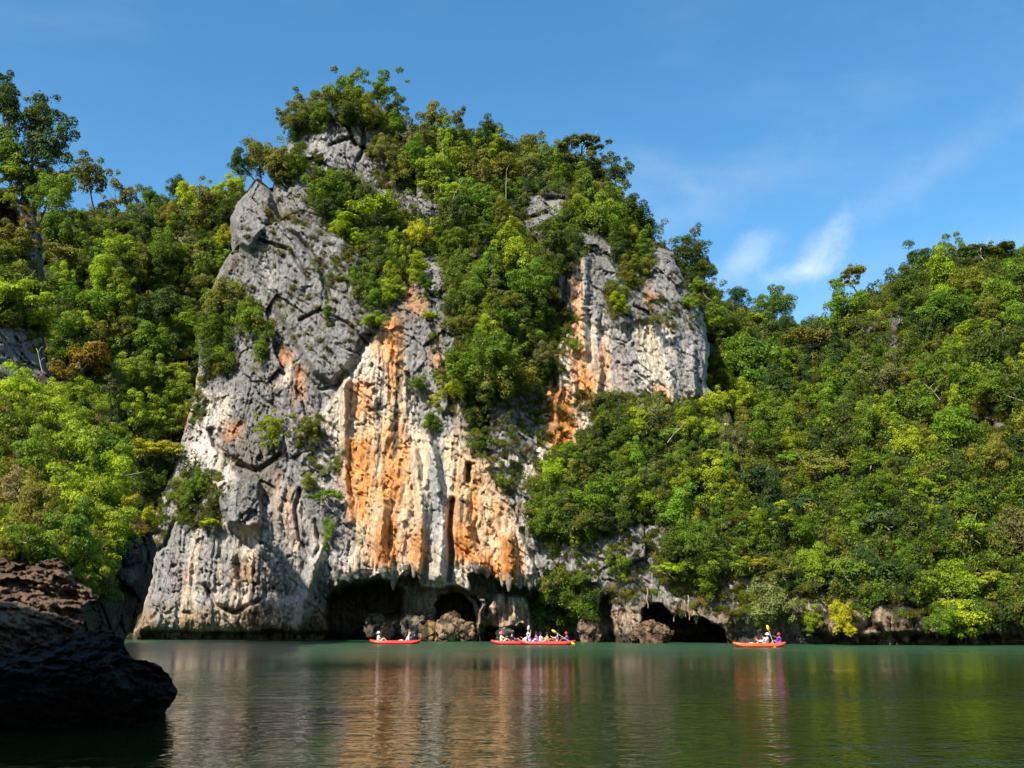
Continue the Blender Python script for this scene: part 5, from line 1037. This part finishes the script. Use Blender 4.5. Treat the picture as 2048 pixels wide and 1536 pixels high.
def person(parent_loc, rz, label, skin, shirt, shorts, recl=0.0, armL='rest', armR='rest', head=('hair', 'hair'), vest=None, knee=.34, turn=0.0, legs='front'):
    """seated figure facing local +x; recl leans the torso back"""
    root = thing('person', label, 'person', parent_loc, rz, 'people in the kayaks')
    def T(x, z): return (x * math.cos(recl) - z * math.sin(recl), x * math.sin(recl) + z * math.cos(recl))
    V_, E = [], []
    def add(p, r, par=None):
        V_.append((p, r)); 
        if par is not None: E.append((par, len(V_) - 1))
        return len(V_) - 1
    def tp(x, y, z): a, b = T(x, z); return (a, y, b + .12)
    pel = add((0, 0, .12), .125); sp1 = add(tp(0, 0, .2), .12, pel); sp2 = add(tp(0, 0, .38), .14, sp1); ch = add(tp(0, 0, .48), .115, sp2); nk = add(tp(.01, 0, .585), .052, ch)
    h0 = add(tp(.02, 0, .65), .07, nk); h1_ = add(tp(.03, 0, .72), .095, h0); h2_ = add(tp(.02, 0, .80), .088, h1_)
    hands = []
    for s_, mode in ((1, armL), (-1, armR)):
        sh = add(tp(0, s_ * .17, .50), .062, ch)
        tg = {'rest': ((.12, .24, .28), (.32, .18, .24)), 'knee': ((.2, .22, .33), (.42, .15, .38)), 'up': ((.14, .26, .66), (.22, .30, .90)), 'back': ((-.16, .26, .28), (-.28, .26, .06)), 'paddle': ((.22, .28, .36), (.42, .22, .42)), 'paddle2': ((.16, .26, .30), (.40, .12, .30)), 'point': ((.24, .24, .54), (.50, .26, .66))}[mode]
        el = add(tp(tg[0][0], s_ * tg[0][1], tg[0][2]), .042, sh); wr = add(tp(tg[1][0], s_ * tg[1][1], tg[1][2]), .028, el)
        d = (Vector(V_[wr][0]) - Vector(V_[el][0])).normalized(); pa = Vector(V_[wr][0]) + d * .05; pi = add(tuple(pa), .032, wr); side_ = Vector((0, 1, 0)).cross(d).normalized(); lat = Vector((0, 1, 0)); hands.append(pa)
        for f_ in range(4):
            o_ = lat * (.024 * (f_ - 1.5)); a = add(tuple(pa + o_ + d * .045), .0095, pi); add(tuple(pa + o_ * 1.1 + d * (.075 + .012 * (f_ in (1, 2))) - side_ * .018), .008, a)
        a = add(tuple(pa - lat * .045 * s_ - side_ * .01), .011, pi); add(tuple(pa - lat * .06 * s_ + d * .035 - side_ * .02), .009, a)
    for s_ in (1, -1):
        hp = add((.06, s_ * .09, .12), .10, pel); kn = add((.42, s_ * (.13 if legs == 'front' else .2), .12 + knee), .062, hp)
        an = add((.74 if knee > .2 else .84, s_ * .12, .13), .038, kn); add((.86 if knee > .2 else .95, s_ * .14, .15 if knee > .2 else .20), .032, an)
    me = skin_mesh('body', V_, E, skin); link('body', me, root)
    # clothes: shells just outside the body
    def shell(nm, ids, grow, mat):
        mp_ = {a: i for i, a in enumerate(ids)}; vv = [(V_[a][0], V_[a][1] + g_) for a, g_ in zip(ids, grow)]; ee = [(mp_[a], mp_[b]) for a, b in E if a in mp_ and b in mp_]; link(nm, skin_mesh(nm, vv, ee, mat), root)
    nmh = 8 + 13 # first arm block length: shoulder, elbow, wrist, palm, 8 finger joints + 2 thumb
    arm1 = 8; arm2 = 8 + 4 + 8 + 2; leg1 = arm2 + 14
    shell('shirt', [pel, sp1, sp2, ch, arm1, arm1 + 1, arm2, arm2 + 1], [.012, .016, .016, .016, .016, .014, .016, .014], shirt)
    shell('shorts', [pel, leg1, leg1 + 1, leg1 + 4, leg1 + 5], [.02, .018, .014, .018, .014], shorts)
    if vest: shell('life_vest', [sp1, sp2, ch], [.03, .036, .04], vest)
    # face
    hc = Vector(V_[h1_][0]); ax, az = T(1, 0); fw = Vector((ax, 0, az)); upv = Vector((T(0, 1)[0], 0, T(0, 1)[1]))
    bm = bmesh.new(); bmesh.ops.create_cone(bm, segments=6, radius1=.02, radius2=.006, depth=.045, matrix=Matrix.Translation(hc + fw * .10)); m_ = bpy.data.meshes.new('nose'); bm.to_mesh(m_); bm.free(); m_.materials.append(skin); link('nose', m_, root)
    for s_ in (1, -1):
        bm = bmesh.new(); bmesh.ops.create_icosphere(bm, subdivisions=1, radius=.012, matrix=Matrix.Translation(hc + fw * .088 + upv * .025 + Vector((0, s_ * .032, 0)))); m_ = bpy.data.meshes.new('eye'); bm.to_mesh(m_); bm.free(); m_.materials.append(CL['hair']); link('eye', m_, root)
    # hair cap, then hat
    def cap(nm, mat, rad, drop, brim=0.0, long_=0.0):
        top = hc + upv * .03 - fw * .01; co, q = [], []; n, k = 7, 14; rings = []
        for i in range(n):
            a = i / (n - 1) * (math.pi * .5 + drop); rings.append((rad * math.sin(a) + .001, rad * 1.08 * math.cos(a)))
        if brim: rings += [(rad + brim, rings[-1][1] - .02), (rad + brim, rings[-1][1] - .03), (rad * .9, rings[-1][1] - .015)]
        for r_, z_ in rings:
            for j in range(k):
                an = 6.283 * j / k; lx = math.cos(an) * r_; 
                if nm == 'hair' and z_ < .02 and math.cos(an) > .3: z_2 = .03
                else: z_2 = z_ - (long_ if (nm == 'hair' and z_ < 0 and math.cos(an) < 0) else 0)
                co.append(tuple(top + fw * lx + Vector((0, math.sin(an) * r_, 0)) + upv * z_2))
        for i in range(len(rings) - 1):
            for j in range(k): q.append((i * k + j, (i + 1) * k + j, (i + 1) * k + (j + 1) % k, i * k + (j + 1) % k))
        link(nm, mesh_np(nm, np.array(co), np.array(q), mat, smooth=True), root)
    cap('hair', CL[head[1]], .112, .45, long_=.10 if len(head) > 2 else 0)
    if head[0] != 'hair': cap('hat', CL[head[0]], .122, .05, brim=.10 if head[0] in ('white', 'straw', 'cream') else .03)
    return root, hands
def paddle(A, B, label, blade=M_YEL):
    """double-bladed paddle between two points"""
    A, B = Vector(A), Vector(B); root = thing('paddle', label, 'paddle', A); d = (B - A); co, q = tubes([([(0, 0, 0), tuple(d)], .018, .018)], 6); link('shaft', mesh_np('shaft', co, q, M_PALE), root)
    dn = d.normalized(); s_ = dn.cross(Vector((0, 1, 0))).normalized(); th = dn.cross(s_) * .012
    for o_, sg in ((Vector((0, 0, 0)), -1), (d, 1)):
        pr = [(0, .03), (.1, .09), (.28, .10), (.40, .06), (.44, .01)]; co = []; q = []
        for l_, w_ in pr:
            c = o_ + dn * sg * l_
            for k_ in ((1, 1), (-1, 1), (-1, -1), (1, -1)): co.append(tuple(c + s_ * w_ * k_[0] + th * k_[1]))
        for i in range(4):
            for j in range(4): q.append((i * 4 + j, i * 4 + (j + 1) % 4, i * 4 + 4 + (j + 1) % 4, i * 4 + 4 + j))
        q += [(0, 3, 2, 1), (16, 17, 18, 19)]; link('blade', mesh_np('blade', np.array(co), np.array(q), blade), root)
    return root
def seat(u, Y, z=.02): p = up1(u, 1285, Y); return (p.x, p.y, z)
# first kayak, by the big cave
kayak(791, 1287, 82.3, 4.1, 0.03, M_RED, 'red inflatable kayak with three people before the big cave')
person(seat(757, 82.3), 0.05, 'person in white shirt and white sun hat at the bow end of the first kayak', M_SKIN, CL['white'], CL['cream'], .05, 'rest', 'paddle2', ('white', 'brown'))
person(seat(812, 82.3), 3.1, 'person in a pale top leaning back with one arm raised, in the first kayak', M_SKIN, CL['white'], CL['white'], .45, 'back', 'up', ('hair', 'blond'), knee=.2)
person(seat(829, 82.3), 3.2, 'person in dark navy clothes seated at the end of the first kayak', M_SKIN2, CL['navy'], CL['navy'], .0, 'paddle', 'paddle2', ('navy', 'hair'))
# middle pair
kayak(1037, 1289, 80.6, 4.3, 0.04, M_RED, 'red kayak with an upturned bow, the farther of the middle pair')
kayak(1095, 1289, 79.2, 4.3, -0.05, M_RED, 'longer-looking red kayak in front, with the orange-vested passenger')
person(seat(1004, 80.6), 0.1, 'person with a pink cap at the left end of the middle kayaks', M_SKIN, CL['cream'], CL['cream'], .15, 'rest', 'knee', ('pink', 'brown'))
person(seat(1025, 80.6), 0.2, 'person in a black shirt next to the pink cap', M_SKIN, CL['black'], CL['black'], .1, 'rest', 'rest', ('hair', 'hair'))
person(seat(1044, 80.8), 3.0, 'person in white leaning far back in the farther middle kayak', M_SKIN, CL['white'], CL['white'], .75, 'back', 'rest', ('hair', 'blond'), knee=.12)
person(seat(1061, 79.2), 0.1, 'person in a pale lilac top just left of the middle of the pair of kayaks', M_SKIN, CL['lilac'], CL['white'], .25, 'rest', 'up', ('white', 'hair'))
person(seat(1072, 79.4), 0.2, 'person in a purple shirt behind the lilac top', M_SKIN2, CL['purple'], CL['navy'], .0, 'paddle', 'rest', ('hair', 'hair'))
person(seat(1082, 79.0), 0.1, 'person in white between the purple shirt and the orange life vest', M_SKIN, CL['white'], CL['white'], .1, 'knee', 'rest', ('hair', 'hair', 1))
person(seat(1094, 79.2), -0.1, 'person wearing an orange life vest', M_SKIN2, CL['orange'], CL['black'], .0, 'rest', 'rest', ('hair', 'hair'), vest=CL['orange'])
person(seat(1112, 79.2), 3.0, 'bare-armed person with raised knees facing the orange life vest', M_SKIN, CL['cream'], CL['black'], .25, 'knee', 'knee', ('hair', 'hair'))
person(seat(1135, 79.2), 3.15, 'guide in a purple shirt paddling at the right end of the middle pair', M_SKIN2, CL['purple'], CL['black'], -.1, 'paddle', 'paddle2', ('maroon', 'hair'))
a = up1(1113, 1266, 78.6); b = up1(1141, 1284, 78.8); paddle(a, b, 'paddle with yellow blades held by the guide in purple, middle pair')
a = up1(1056, 1262, 79.0); b = up1(1052, 1283, 79.3); paddle(a, b, 'upright pale paddle beside the lilac top', M_PALE)
# right kayak
kayak(1519, 1294, 72.2, 3.75, 0.04, M_ORED, 'orange-red kayak on its own at the right, below the forested spur')
person(seat(1512, 72.2), 3.1, 'person lying back under a white hat in the right kayak', M_SKIN, CL['white'], CL['cream'], 1.0, 'rest', 'rest', ('white', 'hair'), knee=.15)
person(seat(1533, 72.1), 3.0, 'person in white with a teal pattern in the middle of the right kayak', M_SKIN, CL['white'], CL['teal'], .15, 'rest', 'paddle2', ('cream', 'hair'))
person(seat(1560, 72.2), 3.15, 'guide in a purple shirt and maroon cap at the end of the right kayak', M_SKIN2, CL['purple'], CL['purple'], -.05, 'point', 'paddle2', ('maroon', 'hair'))
a = up1(1538, 1262, 71.7); b = up1(1548, 1290, 71.8); paddle(a, b, 'paddle with a yellow blade dipping beside the right kayak')
